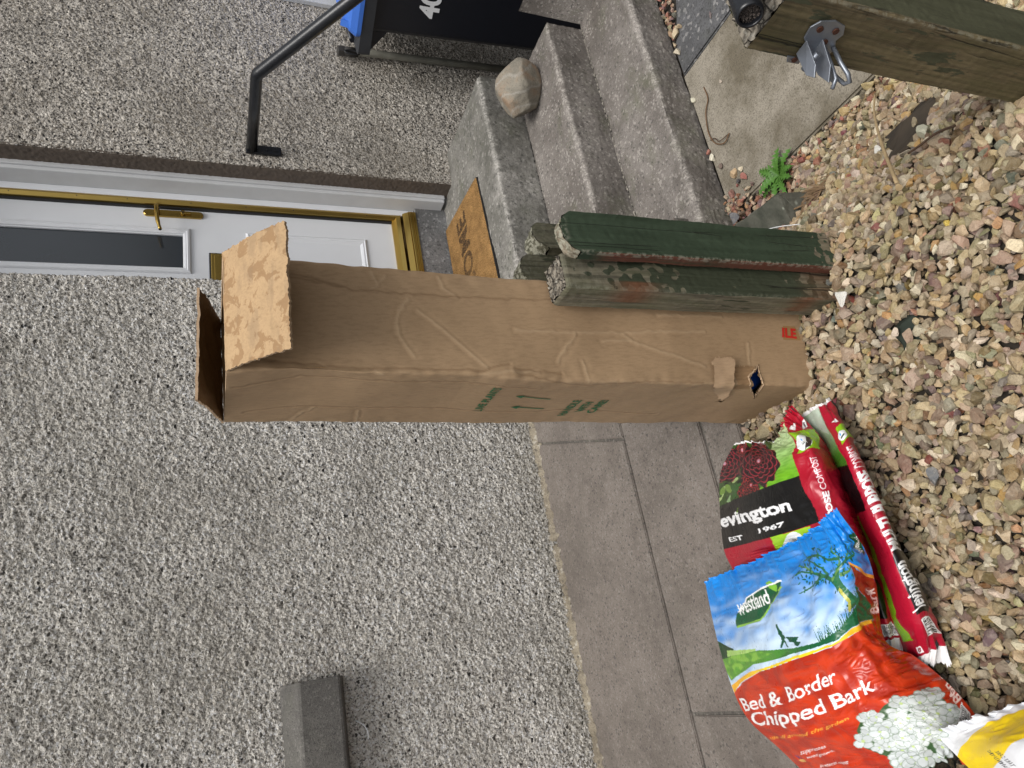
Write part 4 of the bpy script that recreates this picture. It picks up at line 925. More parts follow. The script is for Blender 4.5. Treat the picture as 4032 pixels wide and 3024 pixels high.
# traced control points: sack surfaces, print outlines, box creases (metres or surface parameters)
D={'A':[[[0.371,1.26,0.05],[0.349,1.174,0.075],[0.328,1.101,0.085],[0.352,1.061,0.08],[0.381,1.045,0.06]],[[0.334,1.353,0.03],[0.298,1.154,0.11],[0.287,1.014,0.135],[0.295,0.982,0.11],[0.292,1.009,0.05]],[[0.266,1.403,0.02],[0.237,1.145,0.13],[0.227,0.999,0.15],[0.232,0.962,0.125],[0.225,0.995,0.05]],[[0.166,1.433,0.02],[0.142,1.138,0.13],[0.138,0.996,0.145],[0.143,0.956,0.12],[0.136,0.997,0.04]],[[0.109,1.422,0.02],[0.1,1.163,0.1],[0.096,1.012,0.12],[0.097,0.96,0.11],[0.085,1.008,0.03]],[[-0.007,1.415,0.015],[-0.0,1.202,0.06],[0.006,1.049,0.08],[0.01,0.988,0.08],[-0.004,1.008,0.02]],[[-0.12,1.385,0.01],[-0.109,1.248,0.03],[-0.086,1.093,0.04],[-0.078,1.021,0.05],[-0.075,1.021,0.01]]],'B':[[[0.359,1.079,0.02],[0.358,1.019,0.045],[0.356,0.988,0.05],[0.361,0.977,0.04],[0.369,0.989,0.015]],[[0.289,1.073,0.01],[0.286,1.009,0.05],[0.283,0.947,0.085],[0.289,0.937,0.07],[0.291,0.983,0.01]],[[0.235,1.056,0.01],[0.229,0.991,0.06],[0.224,0.933,0.1],[0.232,0.92,0.08],[0.22,0.974,0.01]],[[0.141,1.052,0.01],[0.14,0.988,0.06],[0.138,0.93,0.1],[0.144,0.914,0.08],[0.13,0.967,0.01]],[[0.048,1.053,0.01],[0.049,0.982,0.06],[0.05,0.917,0.1],[0.056,0.906,0.08],[0.041,0.959,0.01]],[[-0.062,1.067,0.01],[-0.053,0.992,0.05],[-0.043,0.925,0.08],[-0.035,0.915,0.06],[-0.049,0.947,0.01]],[[-0.122,1.052,0.005],[-0.116,1.01,0.025],[-0.11,0.973,0.035],[-0.103,0.952,0.025],[-0.102,0.949,0.005]]],'C':[[[0.098,1.513,0.04],[0.107,1.316,0.08],[0.113,1.078,0.15],[0.126,0.95,0.19],[0.139,0.893,0.2]],[[0.044,1.52,0.04],[0.051,1.245,0.13],[0.054,1.034,0.19],[0.069,0.915,0.21],[0.072,0.913,0.15]],[[-0.027,1.539,0.03],[-0.018,1.236,0.15],[-0.006,1.038,0.2],[0.009,0.93,0.2],[0.008,0.945,0.12]],[[-0.103,1.55,0.02],[-0.089,1.246,0.15],[-0.069,1.048,0.2],[-0.051,0.961,0.18],[-0.074,0.992,0.09]],[[-0.172,1.538,0.02],[-0.148,1.24,0.14],[-0.125,1.059,0.18],[-0.106,0.977,0.15],[-0.108,0.98,0.05]],[[-0.223,1.522,0.01],[-0.2,1.232,0.13],[-0.176,1.051,0.17],[-0.154,0.957,0.15],[-0.15,0.947,0.04]],[[-0.27,1.455,0.01],[-0.245,1.202,0.12],[-0.217,1.029,0.16],[-0.192,0.942,0.13],[-0.192,0.929,0.03]],[[-0.322,1.383,0.01],[-0.291,1.173,0.1],[-0.258,1.013,0.14],[-0.229,0.932,0.11],[-0.226,0.926,0.02]],[[-0.368,1.302,0.005],[-0.342,1.166,0.05],[-0.31,1.037,0.08],[-0.276,0.956,0.06],[-0.26,0.936,0.01]]],'D':[[[-0.224,0.935,0.11],[-0.209,0.891,0.1],[-0.196,0.841,0.09],[-0.18,0.793,0.07],[-0.165,0.747,0.05]],[[-0.239,0.923,0.11],[-0.222,0.868,0.11],[-0.203,0.811,0.11],[-0.188,0.766,0.1],[-0.182,0.744,0.05]],[[-0.26,0.906,0.11],[-0.237,0.832,0.14],[-0.22,0.773,0.15],[-0.211,0.739,0.13],[-0.211,0.743,0.05]],[[-0.292,0.879,0.11],[-0.265,0.8,0.15],[-0.248,0.744,0.16],[-0.239,0.713,0.14],[-0.245,0.738,0.04]],[[-0.355,0.909,0.05],[-0.328,0.824,0.09],[-0.307,0.764,0.1],[-0.295,0.738,0.08],[-0.293,0.738,0.02]]],'ZA':{'seam':[(0.014,0.022),(-0.007,-0.001),(0.498,-0.011),(0.463,0.02),(0.323,0.028),(0.293,0.035),(0.052,0.031)],'green':[(-0.059,-0.033),(0.54,-0.039),(0.796,-0.015),(0.687,0.019),(0.493,0.209),(0.499,0.333),(0.25,0.333),(-0.02,0.336),(-0.134,0.042)],'flower':[(-0.076,0.043),(0.054,0.033),(0.292,0.036),(0.43,0.031),(0.361,0.159),(0.293,0.27),(0.217,0.324),(0.17,0.351),(-0.002,0.339),(-0.117,0.045)],'blossom1':[(0.009,0.117),(0.142,0.14),(0.043,0.206)],'blossom2':[(0.293,0.165),(0.38,0.21),(0.278,0.281)],'blossom3':[(0.208,0.321),(0.258,0.336),(0.193,0.362)],'stem':[(0.323,0.246),(0.351,0.276),(0.306,0.322),(0.252,0.327),(0.285,0.266)],'leaf1':[(0.126,0.188),(0.173,0.137),(0.148,0.184)],'leaf2':[(0.052,0.331),(0.094,0.306),(0.093,0.345)],'leaf3':[(0.093,0.259),(0.189,0.269),(0.115,0.338)],'black':[(-0.032,0.34),(0.25,0.333),(0.499,0.333),(0.51,0.412),(0.5,0.5),(0.25,0.5),(0.003,0.503),(-0.043,0.503)],'gbox':[(0.25,0.5),(0.443,0.504),(0.433,0.556),(0.377,0.655),(0.237,0.648)],'circ':[(0.332,0.582),(0.383,0.588),(0.31,0.66)],'gsq':[(0.623,0.085),(0.945,0.115),(0.8,0.245),(0.527,0.228)],'gcirc':[(0.637,0.185),(0.729,0.198),(0.606,0.228)],'gcirc2':[(0.712,0.144),(0.741,0.189),(0.68,0.226),(0.61,0.227)],'tri':[(0.7,0.039),(0.831,0.046),(0.713,0.08)],'tag':[(0.93,0.062),(0.989,0.068),(0.949,0.089),(0.828,0.092)],'t_brand':[(-0.01,0.433),(0.384,0.444),(0.39,0.394),(-0.034,0.371)],'t_est':[(0.044,0.479),(0.112,0.48),(0.113,0.463),(0.042,0.46)],'t_1967':[(0.204,0.473),(0.324,0.474),(0.328,0.458),(0.207,0.457)],'t_pose':[(0.63,0.499),(0.694,0.417),(0.621,0.413),(0.571,0.493)],'t_comp':[(0.69,0.407),(0.707,0.285),(0.631,0.28),(0.62,0.408)],'leafs':[(0.101,0.394),(0.132,0.371),(0.12,0.385)]},'ZB':{'seam':[(0.081,-0.001),(0.936,-0.018),(0.975,-0.002),(0.464,0.005),(0.064,0.008)],'green':[(0.047,-0.016),(0.473,0.001),(0.412,0.095),(0.45,0.234),(0.488,0.335),(0.216,0.326),(-0.197,0.053)],'white':[(0.17,0.003),(0.473,0.001),(0.412,0.095),(0.391,0.14),(0.238,0.09),(0.129,0.041)],'black':[(0.093,0.312),(0.504,0.336),(0.524,0.416),(0.522,0.501),(0.22,0.494),(-0.143,0.368)],'wedge':[(0.276,0.503),(0.322,0.506),(0.325,0.622),(0.304,0.686),(0.328,0.796),(0.301,0.811),(0.371,0.921),(0.208,0.909),(0.217,0.787),(0.23,0.717),(0.236,0.646)],'gsq':[(0.551,0.133),(1.001,0.12),(1.122,0.175),(0.537,0.23)],'gcirc':[(0.624,0.184),(0.734,0.192),(0.595,0.21)],'tri':[(0.551,0.1),(0.691,0.087),(0.716,0.113)],'panel':[(0.567,0.671),(1.067,0.465),(1.197,0.692),(0.801,0.846),(0.535,0.837)],'bar':[(0.578,0.857),(0.798,0.864),(0.961,0.93),(0.626,0.935)],'tag':[(0.378,0.955),(0.47,0.954),(0.511,0.987),(0.395,0.984)],'end':[(0.386,0.996),(1.149,0.997),(1.101,1.059),(0.544,1.064)],'t_brand':[(0.822,0.826),(0.809,0.688),(0.64,0.694),(0.608,0.825)],'t_multi':[(0.7,0.67),(0.75,0.508),(0.633,0.511),(0.607,0.669)],'t_purp':[(0.74,0.505),(1.003,0.374),(0.676,0.423),(0.632,0.506)],'t_comp':[(0.827,0.404),(0.669,0.37),(0.69,0.292),(0.684,0.417)],'bar2':[(0.721,0.944),(0.843,0.942),(0.902,0.994),(0.712,0.986)],'blk2':[(0.806,0.798),(0.889,0.796),(0.847,0.867),(0.797,0.926),(0.712,0.927)]},'ZC':{'hill':[(-0.032,0.331),(0.105,0.317),(0.241,0.323),(0.41,0.347),(0.548,0.357),(0.665,0.349),(0.781,0.301),(0.831,0.243),(0.932,0.298),(0.913,0.324),(0.643,0.375),(0.404,0.364),(0.198,0.365),(0.012,0.417),(-0.008,0.368)],'hill2':[(-0.025,0.32),(0.017,0.329),(0.103,0.322),(0.24,0.327),(0.302,0.343),(0.153,0.361),(0.016,0.412),(-0.014,0.368)],'bush':[(-0.003,0.262),(0.046,0.287),(0.101,0.303),(0.068,0.328),(-0.004,0.333)],'ribbon':[(0.0,0.435),(0.156,0.39),(0.4,0.373),(0.64,0.379),(0.913,0.324),(0.908,0.333),(0.732,0.383),(0.551,0.385),(0.395,0.383),(0.209,0.394),(0.058,0.432),(0.001,0.466)],'orange':[(-0.009,0.469),(0.068,0.433),(0.208,0.395),(0.395,0.384),(0.551,0.386),(0.731,0.384),(0.909,0.331),(0.971,0.315),(1.015,0.358),(1.037,0.492),(1.036,0.837),(0.987,1.197),(-0.197,1.005),(-0.18,0.536)],'sidebr':[(0.81,0.158),(0.844,0.183),(1.001,0.221),(1.059,0.271),(1.015,0.358),(0.969,0.319),(0.912,0.326),(0.924,0.299),(0.815,0.227),(0.811,0.183)],'sider':[(0.811,0.157),(0.856,0.177),(0.932,0.203),(1.006,0.214),(1.007,0.223),(0.839,0.19)],'logo':[(0.136,0.231),(0.162,0.183),(0.218,0.144),(0.28,0.129),(0.395,0.113),(0.378,0.144),(0.339,0.185),(0.269,0.224)],'logol':[(0.352,0.105),(0.368,0.125),(0.358,0.148),(0.338,0.133),(0.331,0.109)],'logol2':[(0.361,0.146),(0.381,0.133),(0.392,0.136),(0.377,0.147)],'t_wl':[(0.164,0.195),(0.327,0.184),(0.319,0.132),(0.16,0.139)],'slogo':[(0.943,0.071),(0.992,0.068),(1.019,0.09),(0.97,0.142),(0.925,0.125),(0.923,0.094)],'t_wl2':[(0.965,0.129),(1.003,0.081),(0.954,0.081),(0.915,0.132)],'trunk':[(0.74,0.297),(0.745,0.268),(0.699,0.224),(0.666,0.186),(0.61,0.154),(0.58,0.134),(0.617,0.149),(0.678,0.181),(0.719,0.159),(0.755,0.124),(0.738,0.163),(0.719,0.189),(0.732,0.216),(0.777,0.253),(0.814,0.275),(0.772,0.295)],'t_bed':[(0.017,0.555),(0.547,0.507),(0.558,0.457),(0.017,0.491)],'t_chip':[(0.001,0.658),(0.691,0.598),(0.702,0.534),(0.034,0.565)],'t_use':[(0.008,0.719),(0.493,0.655),(0.502,0.637),(0.035,0.694)],'t_sup':[(0.127,0.78),(0.279,0.758),(0.292,0.742),(0.145,0.761)],'t_weed':[(0.134,0.799),(0.297,0.78),(0.309,0.765),(0.154,0.781)],'t_prot':[(0.153,0.841),(0.326,0.83),(0.343,0.814),(0.172,0.824)],'t_bark2':[(1.001,0.305),(0.984,0.245),(0.9,0.246),(0.93,0.31)],'t_side':[(0.942,0.733),(1.107,0.375),(1.197,0.305),(0.996,0.712)],'man':[(0.35,0.259),(0.36,0.259),(0.359,0.276),(0.371,0.297),(0.379,0.309),(0.367,0.311),(0.38,0.333),(0.386,0.34),(0.375,0.337),(0.364,0.318),(0.349,0.334),(0.341,0.333),(0.356,0.309),(0.35,0.288)],'barrow':[(0.377,0.304),(0.439,0.317),(0.428,0.329),(0.449,0.336),(0.441,0.347),(0.422,0.34),(0.416,0.33),(0.391,0.323)],'flowers':[(0.484,0.708),(0.55,0.659),(0.63,0.666),(0.681,0.647),(0.721,0.639),(0.748,0.657),(0.814,0.649),(0.882,0.64),(0.917,0.65),(0.911,0.663),(0.922,0.697),(0.904,0.724),(0.926,0.77),(0.879,0.82),(0.821,0.847),(0.777,0.904),(0.715,0.931),(0.67,0.925),(0.626,0.903),(0.574,0.908),(0.519,0.885),(0.513,0.846),(0.48,0.813),(0.463,0.777)],'dark':[(0.513,0.876),(0.604,0.878),(0.786,0.914),(0.761,0.98),(0.736,1.1),(0.424,0.97)],'bar':[(0.982,0.724),(0.98,0.775),(0.968,0.83),(0.911,0.846),(0.904,0.809)],'fence':[(0.048,0.304),(0.222,0.316),(0.22,0.323),(0.042,0.326)],'branches':[[(0.749,0.268),(0.699,0.224),(0.675,0.188),(0.626,0.162),(0.57,0.134),(0.523,0.116),(0.479,0.121)],[(0.626,0.162),(0.586,0.169),(0.532,0.174),(0.48,0.183)],[(0.675,0.188),(0.729,0.161),(0.747,0.133),(0.726,0.106),(0.732,0.077)],[(0.729,0.161),(0.795,0.146),(0.837,0.119),(0.847,0.093)],[(0.747,0.133),(0.679,0.121),(0.646,0.093),(0.636,0.065)],[(0.652,0.172),(0.629,0.134),(0.603,0.108),(0.567,0.084)],[(0.57,0.134),(0.546,0.106),(0.509,0.089)],[(0.795,0.146),(0.859,0.136),(0.878,0.117)],[(0.646,0.093),(0.591,0.08),(0.532,0.078)],[(0.726,0.185),(0.783,0.18),(0.819,0.164)]]},'ZD':{'yellow':[(0.004,0.379),(0.176,0.238),(0.385,0.087),(0.531,0.083),(0.885,0.089),(0.797,0.422),(0.445,0.505),(0.128,0.648),(-0.039,0.58)],'lines':[(0.353,0.601),(0.495,0.545),(0.343,0.726),(0.273,0.702)],'t1':[(0.298,0.663),(0.314,0.617),(0.35,0.613),(0.339,0.66)]},'creases':[[(0.403,1.055),(0.392,0.989),(0.384,0.964),(0.384,0.829),(0.39,0.619),(0.393,0.592)],[(0.396,1.057),(0.391,0.994),(0.386,0.974)],[(0.354,0.851),(0.341,0.833),(0.319,0.807),(0.275,0.761),(0.256,0.737)],[(0.373,0.866),(0.338,0.888),(0.31,0.888),(0.288,0.876),(0.269,0.862)],[(0.259,1.115),(0.256,1.078),(0.25,0.947),(0.247,0.749),(0.254,0.728),(0.266,0.694)],[(0.178,1.147),(0.205,1.043),(0.209,0.916),(0.209,0.778),(0.198,0.623)],[(0.059,1.128),(0.089,1.033),(0.087,0.951),(0.083,0.772),(0.069,0.569),(0.079,0.519),(0.063,0.281)],[(0.012,1.043),(0.052,1.03),(0.086,1.011)],[(-0.001,0.923),(0.071,0.931)],[(0.334,0.45),(0.318,0.425),(0.299,0.361),(0.277,0.272)],[(0.329,0.673),(0.332,0.545),(0.347,0.257)],[(0.329,0.553),(0.275,0.596)],[(0.277,0.544),(0.234,0.534)],[(0.42,0.925),(0.395,0.915),(0.389,0.927)],[(0.398,0.913),(0.416,0.904)],[(0.417,0.805),(0.398,0.8),(0.385,0.778)],[(0.252,0.683),(0.242,0.623),(0.222,0.535),(0.242,0.4),(0.242,0.28)],[(0.258,0.682),(0.254,0.59)],[(0.245,0.932),(0.233,0.916),(0.236,0.932)],[(0.24,0.747),(0.248,0.72),(0.252,0.693),(0.255,0.638)],[(0.328,0.15),(0.284,0.156)],[(0.319,0.497),(0.321,0.432)],[(0.376,0.364),(0.382,0.21)]],'hole':[(0.281,0.138),(0.256,0.167),(0.235,0.164),(0.17,0.103),(0.201,0.117),(0.228,0.129),(0.25,0.135),(0.271,0.137)],'hole2':[(0.134,0.181),(0.142,0.174),(0.159,0.177),(0.156,0.169),(0.146,0.162),(0.133,0.161),(0.139,0.173)],'tongue':[(0.283,0.265),(0.291,0.254),(0.291,0.234),(0.294,0.226),(0.293,0.21),(0.284,0.204),(0.259,0.211),(0.242,0.213),(0.184,0.18),(0.156,0.176),(0.165,0.191),(0.2,0.228),(0.241,0.261),(0.274,0.259),(0.277,0.264)],'tear':[(0.28,0.205),(0.281,0.145),(0.256,0.163),(0.218,0.15),(0.211,0.191)],'tape':[(0.37,0.053),(0.37,0.019),(0.352,0.012),(0.34,0.011),(0.34,0.057)],'ile':[(0.345,0.06),(0.343,0.021),(0.365,0.02),(0.366,0.056)],'handle':[[(0.05,0.487),(0.128,0.49)],[(0.06,0.466),(0.113,0.467)],[(0.056,0.441),(0.119,0.446)]]}
# ------------------------------------------------------------------ the tall cardboard box
def kraft(name, a, c_, stain=0, flute=0, wear=0):
    b = NB(name); n = b.noise(700, 2, .6); m = b.noise(3.5, 4, .6); c = b.mix(b.ramp(n, [(.35, 0), (.65, .5)]), a, c_)
    c = b.mix(b.ramp(m, [(.4, 0), (.7, .35)]), c, tuple(x*.82 for x in c_))
    f2 = b.noise(1, 3, .6, b.map((260, 260, 60))); c = b.mix(b.ramp(f2, [(.35, .35), (.55, 0)]), c, tuple(x*.7 for x in c_))
    if stain:
        s1 = b.noise(34, 4, .65, dist=.5); c = b.mix(b.math('MULTIPLY', b.ramp(s1, [(.525, 0), (.555, 1)]), .7), c, (.27, .155, .07))
        s2 = b.noise(1, 4, .6, b.map((14, 14, 60))); c = b.mix(b.math('MULTIPLY', b.ramp(s2, [(.52, 0), (.62, 1)]), .4), c, (.25, .17, .10))
    if wear:
        aa = b.N('ShaderNodeSeparateColor'); b.L(b.attr().outputs['Color'], aa.inputs[0])
        c = b.mix(b.math('MULTIPLY', aa.outputs[0], .4), c, (.52, .38, .24)); c = b.mix(b.math('MULTIPLY', aa.outputs[1], .5), c, (.17, .10, .05))  # worn creases tinted lighter, score lines tinted darker
    w_ = b.N('ShaderNodeTexWave', wave_type='BANDS', bands_direction='X'); w_.inputs['Scale'].default_value = 38; b.L(b.map((1, 1, .02)), w_.inputs['Vector'])
    h = b.math('ADD', b.math('MULTIPLY', n, .5), b.math('MULTIPLY', b.noise(30, 3), .25)); h = b.math('ADD', h, b.math('MULTIPLY', w_.outputs['Fac'], (.12+flute)))
    return b.out(c, .72, b.bump(h, .3+.3*bool(flute), .0008), spec=.25)
KR = kraft('kraft_board', (.360, .235, .132), (.305, .196, .108))
KRW = kraft('kraft_board_creased', (.385, .262, .152), (.335, .222, .126), wear=1)
KRI = kraft('kraft_inside_lit', (.47, .32, .175), (.42, .275, .145), stain=1)  # inside board, colour lightened for the upturned lit flap; stains are real
KRB = kraft('kraft_inside_shaded', (.33, .20, .09), (.29, .17, .075))  # same inside board, shade of back flap and interior put into the colour
KRE = kraft('kraft_torn_edge', (.50, .36, .23), (.38, .25, .15))
KRT = kraft('kraft_torn', (.47, .325, .20), (.42, .28, .17))
KRP = kraft('kraft_ply', (.30, .19, .10), (.27, .165, .085), flute=.8)
E1 = np.array([.988, -.156, 0]); E2 = np.array([.033, .999, 0]); F0 = np.array([.424, 1.047, -.018]); B0 = F0+.24*E2; LEAN = np.array([.055, 0, 1.146])
NFR = np.array([-.156, -.988, 0]); BW = .190; BD = .24
bx = empty('cardboard_box', (.52, 1.16, -.01), 'tall narrow open brown cardboard box marked LIVE PLANTS standing against the paving edge', 'cardboard box')
per_len = 2*(BW+BD); nS = 344; nT = 460
sS = np.arange(nS)*per_len/nS; tT = np.linspace(0, 1.158, nT)
dlt = np.interp(tT, [0, .15, .29, .45, .59, .70, .765, .95, 1.06, 1.158], [0, .002, .004, .001, .009, 0, -.006, -.002, -.004, 0])
PB = np.zeros((nT, nS, 3))
for i, t in enumerate(tT):
    c1 = F0+(dlt[i]*E2 if dlt[i] > 0 else -dlt[i]*E1); C4 = [B0, c1, F0+BW*E1, B0+BW*E1, B0]
    L4 = [BD, BW, BD, BW]; s0 = 0
    for k in range(4):
        m = (sS >= s0-1e-9) & (sS < s0+L4[k]); f = ((sS[m]-s0)/L4[k])[:, None]; PB[i, m] = C4[k]*(1-f)+C4[k+1]*f; s0 += L4[k]
    PB[i] += LEAN*(t/1.158)
ker = np.ones(5)/5
for ax in range(2):
    a = PB[..., ax]; PB[..., ax] = sum(np.roll(a, k, 1) for k in (-2, -1, 0, 1, 2))/5
tg = np.roll(PB, -1, 1)-np.roll(PB, 1, 1); NB_ = np.stack([tg[..., 1], -tg[..., 0], 0*tg[..., 0]], -1); NB_ /= np.linalg.norm(NB_, axis=2)[..., None]
SS, TT = np.meshgrid(sS, tT)
CRE = D['creases']
def distpoly(S_, T_, pl):
    d = np.full(S_.shape, 9.); 
    for (a, b), (c, e) in zip(pl[:-1], pl[1:]):
        L = (c-a)**2+(e-b)**2+1e-9; q = np.clip(((S_-a)*(c-a)+(T_-b)*(e-b))/L, 0, 1)
        d = np.minimum(d, np.hypot(S_-a-q*(c-a), T_-b-q*(e-b)))
    return d
H = fnoise(nT, nS, .0025, .25, .9, 401)*.0020+fnoise(nT, nS, .0025, .05, .2, 402)*.00018
wob = fnoise(nT, nS, .0025, .02, .1, 403)*.002
for i, pl in enumerate(CRE):
    d = distpoly(SS+wob*.5, TT+wob*.5, pl); score = i in (0, 1, 4, 5, 6, 16, 17)
    H += (-.0009 if score else .00045)*np.exp(-(d/.0026)**2)+(.0004 if score else -.0005)*np.exp(-((d-.006)/.004)**2)
edge_f = np.exp(-np.minimum.reduce([np.abs(SS-x) for x in (0, .24, .43, .67, .86)])/.02)
H *= 1-.6*edge_f
# dent along the upper half of the front edge
H -= .010*np.exp(-((SS-.262)/.022)**2)*sstep(.70, .95, TT)*sstep(1.158, 1.05, TT)*.5
H += edge_f*fnoise(nT, nS, .0025, .03, .12, 404)*.0006
PB = PB+NB_*H[..., None]
cs_ = (SS[:-1]+.00125); ct_ = TT[:-1]+.00125
rag = fnoise(nT-1, nS, .0025, .006, .02, 405)*.0015
hole = inpoly(cs_+rag, ct_+rag, D['hole']) | inpoly(cs_, ct_, D['hole2'])
crease_tint = np.zeros((nT, nS, 3))  # lighter worn creases and edges, darker score lines
for i, pl in enumerate(CRE):
    d = distpoly(SS+wob*.5, TT+wob*.5, pl); score = i in (0, 1, 4, 5, 6, 16, 17); crease_tint[..., 1 if score else 0] = np.maximum(crease_tint[..., 1 if score else 0], np.exp(-(d/.0019)**2))
crease_tint[..., 0] = np.maximum(crease_tint[..., 0], .35*np.exp(-((SS-.24)/.003)**2)*(fnoise(nT, nS, .0025, .02, .2, 409) > .2)+.5*np.exp(-((SS-.43)/.003)**2))
grid('box_wall', PB, KRW, bx, mask=~hole, wrap=True, cols=crease_tint)
# inner faces of the walls (board thickness) and the base
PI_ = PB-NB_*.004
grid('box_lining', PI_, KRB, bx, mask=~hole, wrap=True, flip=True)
lip = np.stack([PB[-1], PB[-1]*.5+PI_[-1]*.5+np.array([0, 0, .0008]), PI_[-1]], 0); grid('cut_edge', lip, KRE, bx, wrap=True)
nmesh('base', [tuple(p) for p in (F0, F0+BW*E1, B0+BW*E1, B0)], [(0, 1, 2, 3)], KRB, bx)
def boxpt(s, t, off):
    s = np.asarray(s, float) % per_len; t = np.clip(np.asarray(t, float), 0, 1.1575)
    fi = t/1.158*(nT-1); fj = s/per_len*nS; i = np.clip(np.floor(fi).astype(int), 0, nT-2); j = np.floor(fj).astype(int) % nS; a = (fi-i)[..., None]; b = (fj-np.floor(fj))[..., None]
    j2 = (j+1) % nS
    def bl(A): return (A[i, j]*(1-b)+A[i, j2]*b)*(1-a)+(A[i+1, j]*(1-b)+A[i+1, j2]*b)*a
    return bl(PB)+bl(NB_)*np.asarray(off)[..., None]
def patch(name, poly, mat, off, d=.0016, jag=0, seed=0, parent=None):
    p = np.array(poly); s = np.arange(p[:, 0].min()-d, p[:, 0].max()+d, d); t = np.arange(p[:, 1].min()-d, p[:, 1].max()+d, d)
    s_, t_ = np.meshgrid(s, t); r = fnoise(*s_.shape, d, .005, .02, seed)*jag if jag else 0
    k = inpoly(s_[:-1, :-1]+d/2+(r[:-1, :-1] if jag else 0), t_[:-1, :-1]+d/2, poly)
    o_ = off(s_, t_) if callable(off) else np.full(s_.shape, off)
    return grid(name, boxpt(s_, t_, o_), mat, parent or bx, mask=k)
patch('torn_ply', D['tear'], KRP, .0005, jag=.0012, seed=5)
tp = np.array(D['tongue']); tc_ = tp.mean(0)
def toff(s, t):
    q = (s-tp[:, 0].min())/(tp[:, 0].max()-tp[:, 0].min())      # attached at the left face side (small s)
    return .0015+.012*sstep(.1, 1, q)+.004*sstep(.25, 0, (t-tp[:, 1].min())/.1)
patch('torn_flap', D['tongue'], KRT, toff, jag=.0015, seed=6)
def border(name, poly, seed):
    p = [np.array(q) for q in poly]; pts = []
    for a, b in zip(p, p[1:]+p[:1]):
        k = max(2, int(np.linalg.norm(b-a)/.003)); pts += [a+(b-a)*i/k for i in range(k)]
    pts = np.array(pts); r = np.random.default_rng(seed); j = pts+r.normal(0, .0009, pts.shape); c = pts.mean(0)
    inn = j+(c-j)*r.uniform(.0, .12, (len(j), 1)); outp = j-(c-j)/np.linalg.norm(c-j, axis=1)[:, None]*r.uniform(.0008, .0028, (len(j), 1))
    P = np.stack([boxpt(outp[:, 0], outp[:, 1], np.full(len(j), .0008)), boxpt(j[:, 0], j[:, 1], r.uniform(.0015, .0035, len(j))), boxpt(inn[:, 0], inn[:, 1], r.uniform(-.003, 0, len(j)))], 0)
    grid(name, P, KRE, bx, wrap=True)
border('torn_edge', D['hole'], 3)
patch('tape', D['tape'], m_plain('brown_tape', (.34, .20, .085), .22, var=.1, spec=.6), .0006)
RED = m_plain('red_print', (.55, .018, .012), .5); GRN = m_plain('green_print', (.012, .13, .045), .6)
def btext(name, s, quad, mat, bold=0.0, off=.0016, shear=0):
    T, _ = textmesh(s, bold, shear); a, b, c, d = [np.array(q) for q in quad]
    x = T[..., 0:1]; y = T[..., 1:2]; q = (a*(1-x)+b*x)*(1-y)+(d*(1-x)+c*x)*y
    V = boxpt(q[..., 0], q[..., 1], np.full(q.shape[:2], off)); return nmesh(name, V.reshape(-1, 3), np.arange(len(T)*3).reshape(-1, 3), mat, bx)
btext('tape_print', 'ILE', D['ile'], RED, .04)
def line_text(s, p0, p1, h, mat=GRN, bold=.025):
    p0, p1 = np.array(p0), np.array(p1); dd = (p1-p0)/np.linalg.norm(p1-p0); up = np.array([-dd[1], dd[0]])*h
    return btext('print', s, [p0, p1, p1+up, p0+up], mat, bold)
line_text('LIVE PLANTS', (.080, .695), (.198, .694), .017)
line_text('HANDLE', (.046, .496), (.138, .500), .0185)
line_text('WITH', (.067, .467), (.128, .469), .0185)
line_text('CARE!', (.062, .4375), (.140, .441), .0185)
def arrow(s0, t0, s1, t1):
    d = np.array([s1-s0, t1-t0]); L = np.linalg.norm(d); d /= L; n = np.array([-d[1], d[0]]); p = np.array([s0, t0]); e = np.array([s1, t1]); nn = 10
    P = np.array([[p+d*(L-.016)*k/nn+n*w_ for w_ in (-.0016, .0016)] for k in range(nn+1)])
    grid('print', boxpt(P[..., 0], P[..., 1], np.full(P.shape[:2], .0016)), GRN, bx, flip=True)
    tri = np.array([e, e-d*.018+n*.0075, e-d*.018-n*.0075]); nmesh('print', boxpt(tri[:, 0], tri[:, 1], np.full(3, .0018)), [(0, 1, 2)], GRN, bx)
arrow(.087, .562, .101, .640); arrow(.142, .571, .158, .652)
# flaps
def flap(name, h0, h1, f0, f1, mat, seed, bow=0, parent=bx, rag_free=.0008, under=None, corner=0, side=1):
    n, m = 60, 90; u = np.linspace(0, 1, m)[None, :, None]; v = np.linspace(0, 1, n)[:, None, None]
    h0, h1, f0, f1 = map(np.array, (h0, h1, f0, f1)); r = fnoise(4, m, .002, .004, .03, seed)
    P = (h0*(1-u)+h1*u)*(1-v)+(f0*(1-u)+f1*u)*v
    nn = np.cross(h1-h0, f0-h0)*side; nn /= np.linalg.norm(nn)
    P += nn*(bow*4*v*(1-v)+fnoise(n, m, .002, .03, .12, seed+1)[..., None]*.0008)
    fd = (f0-h0)/np.linalg.norm(f0-h0)
    P += fd*(v**6)*(r[0][None, :, None]*rag_free)
    sd = (h1-h0)/np.linalg.norm(h1-h0); r2 = fnoise(4, n, .002, .004, .03, seed+5)
    P += sd*(u**10*r2[0][:, None, None]*.0009-(1-u)**10*r2[1][:, None, None]*.0009)
    if corner: P -= fd*corner*(u**3)*(v)*0+sd*0
    o = grid(name, P, mat, parent, flip=False)
    Q = P-nn*.0042; grid('flap_back', Q, under or KR, parent=o, flip=True)
    e = lambda a, b: grid('cut_edge', np.stack([a, (a+b)/2, b], 0), KRE, o)
    e(P[-1], Q[-1]); e(P[:, 0], Q[:, 0]); e(P[:, -1], Q[:, -1])
    return o
T0 = F0+LEAN; T1 = F0+LEAN+BW*E1; R0 = B0+LEAN; R1 = B0+LEAN+BW*E1
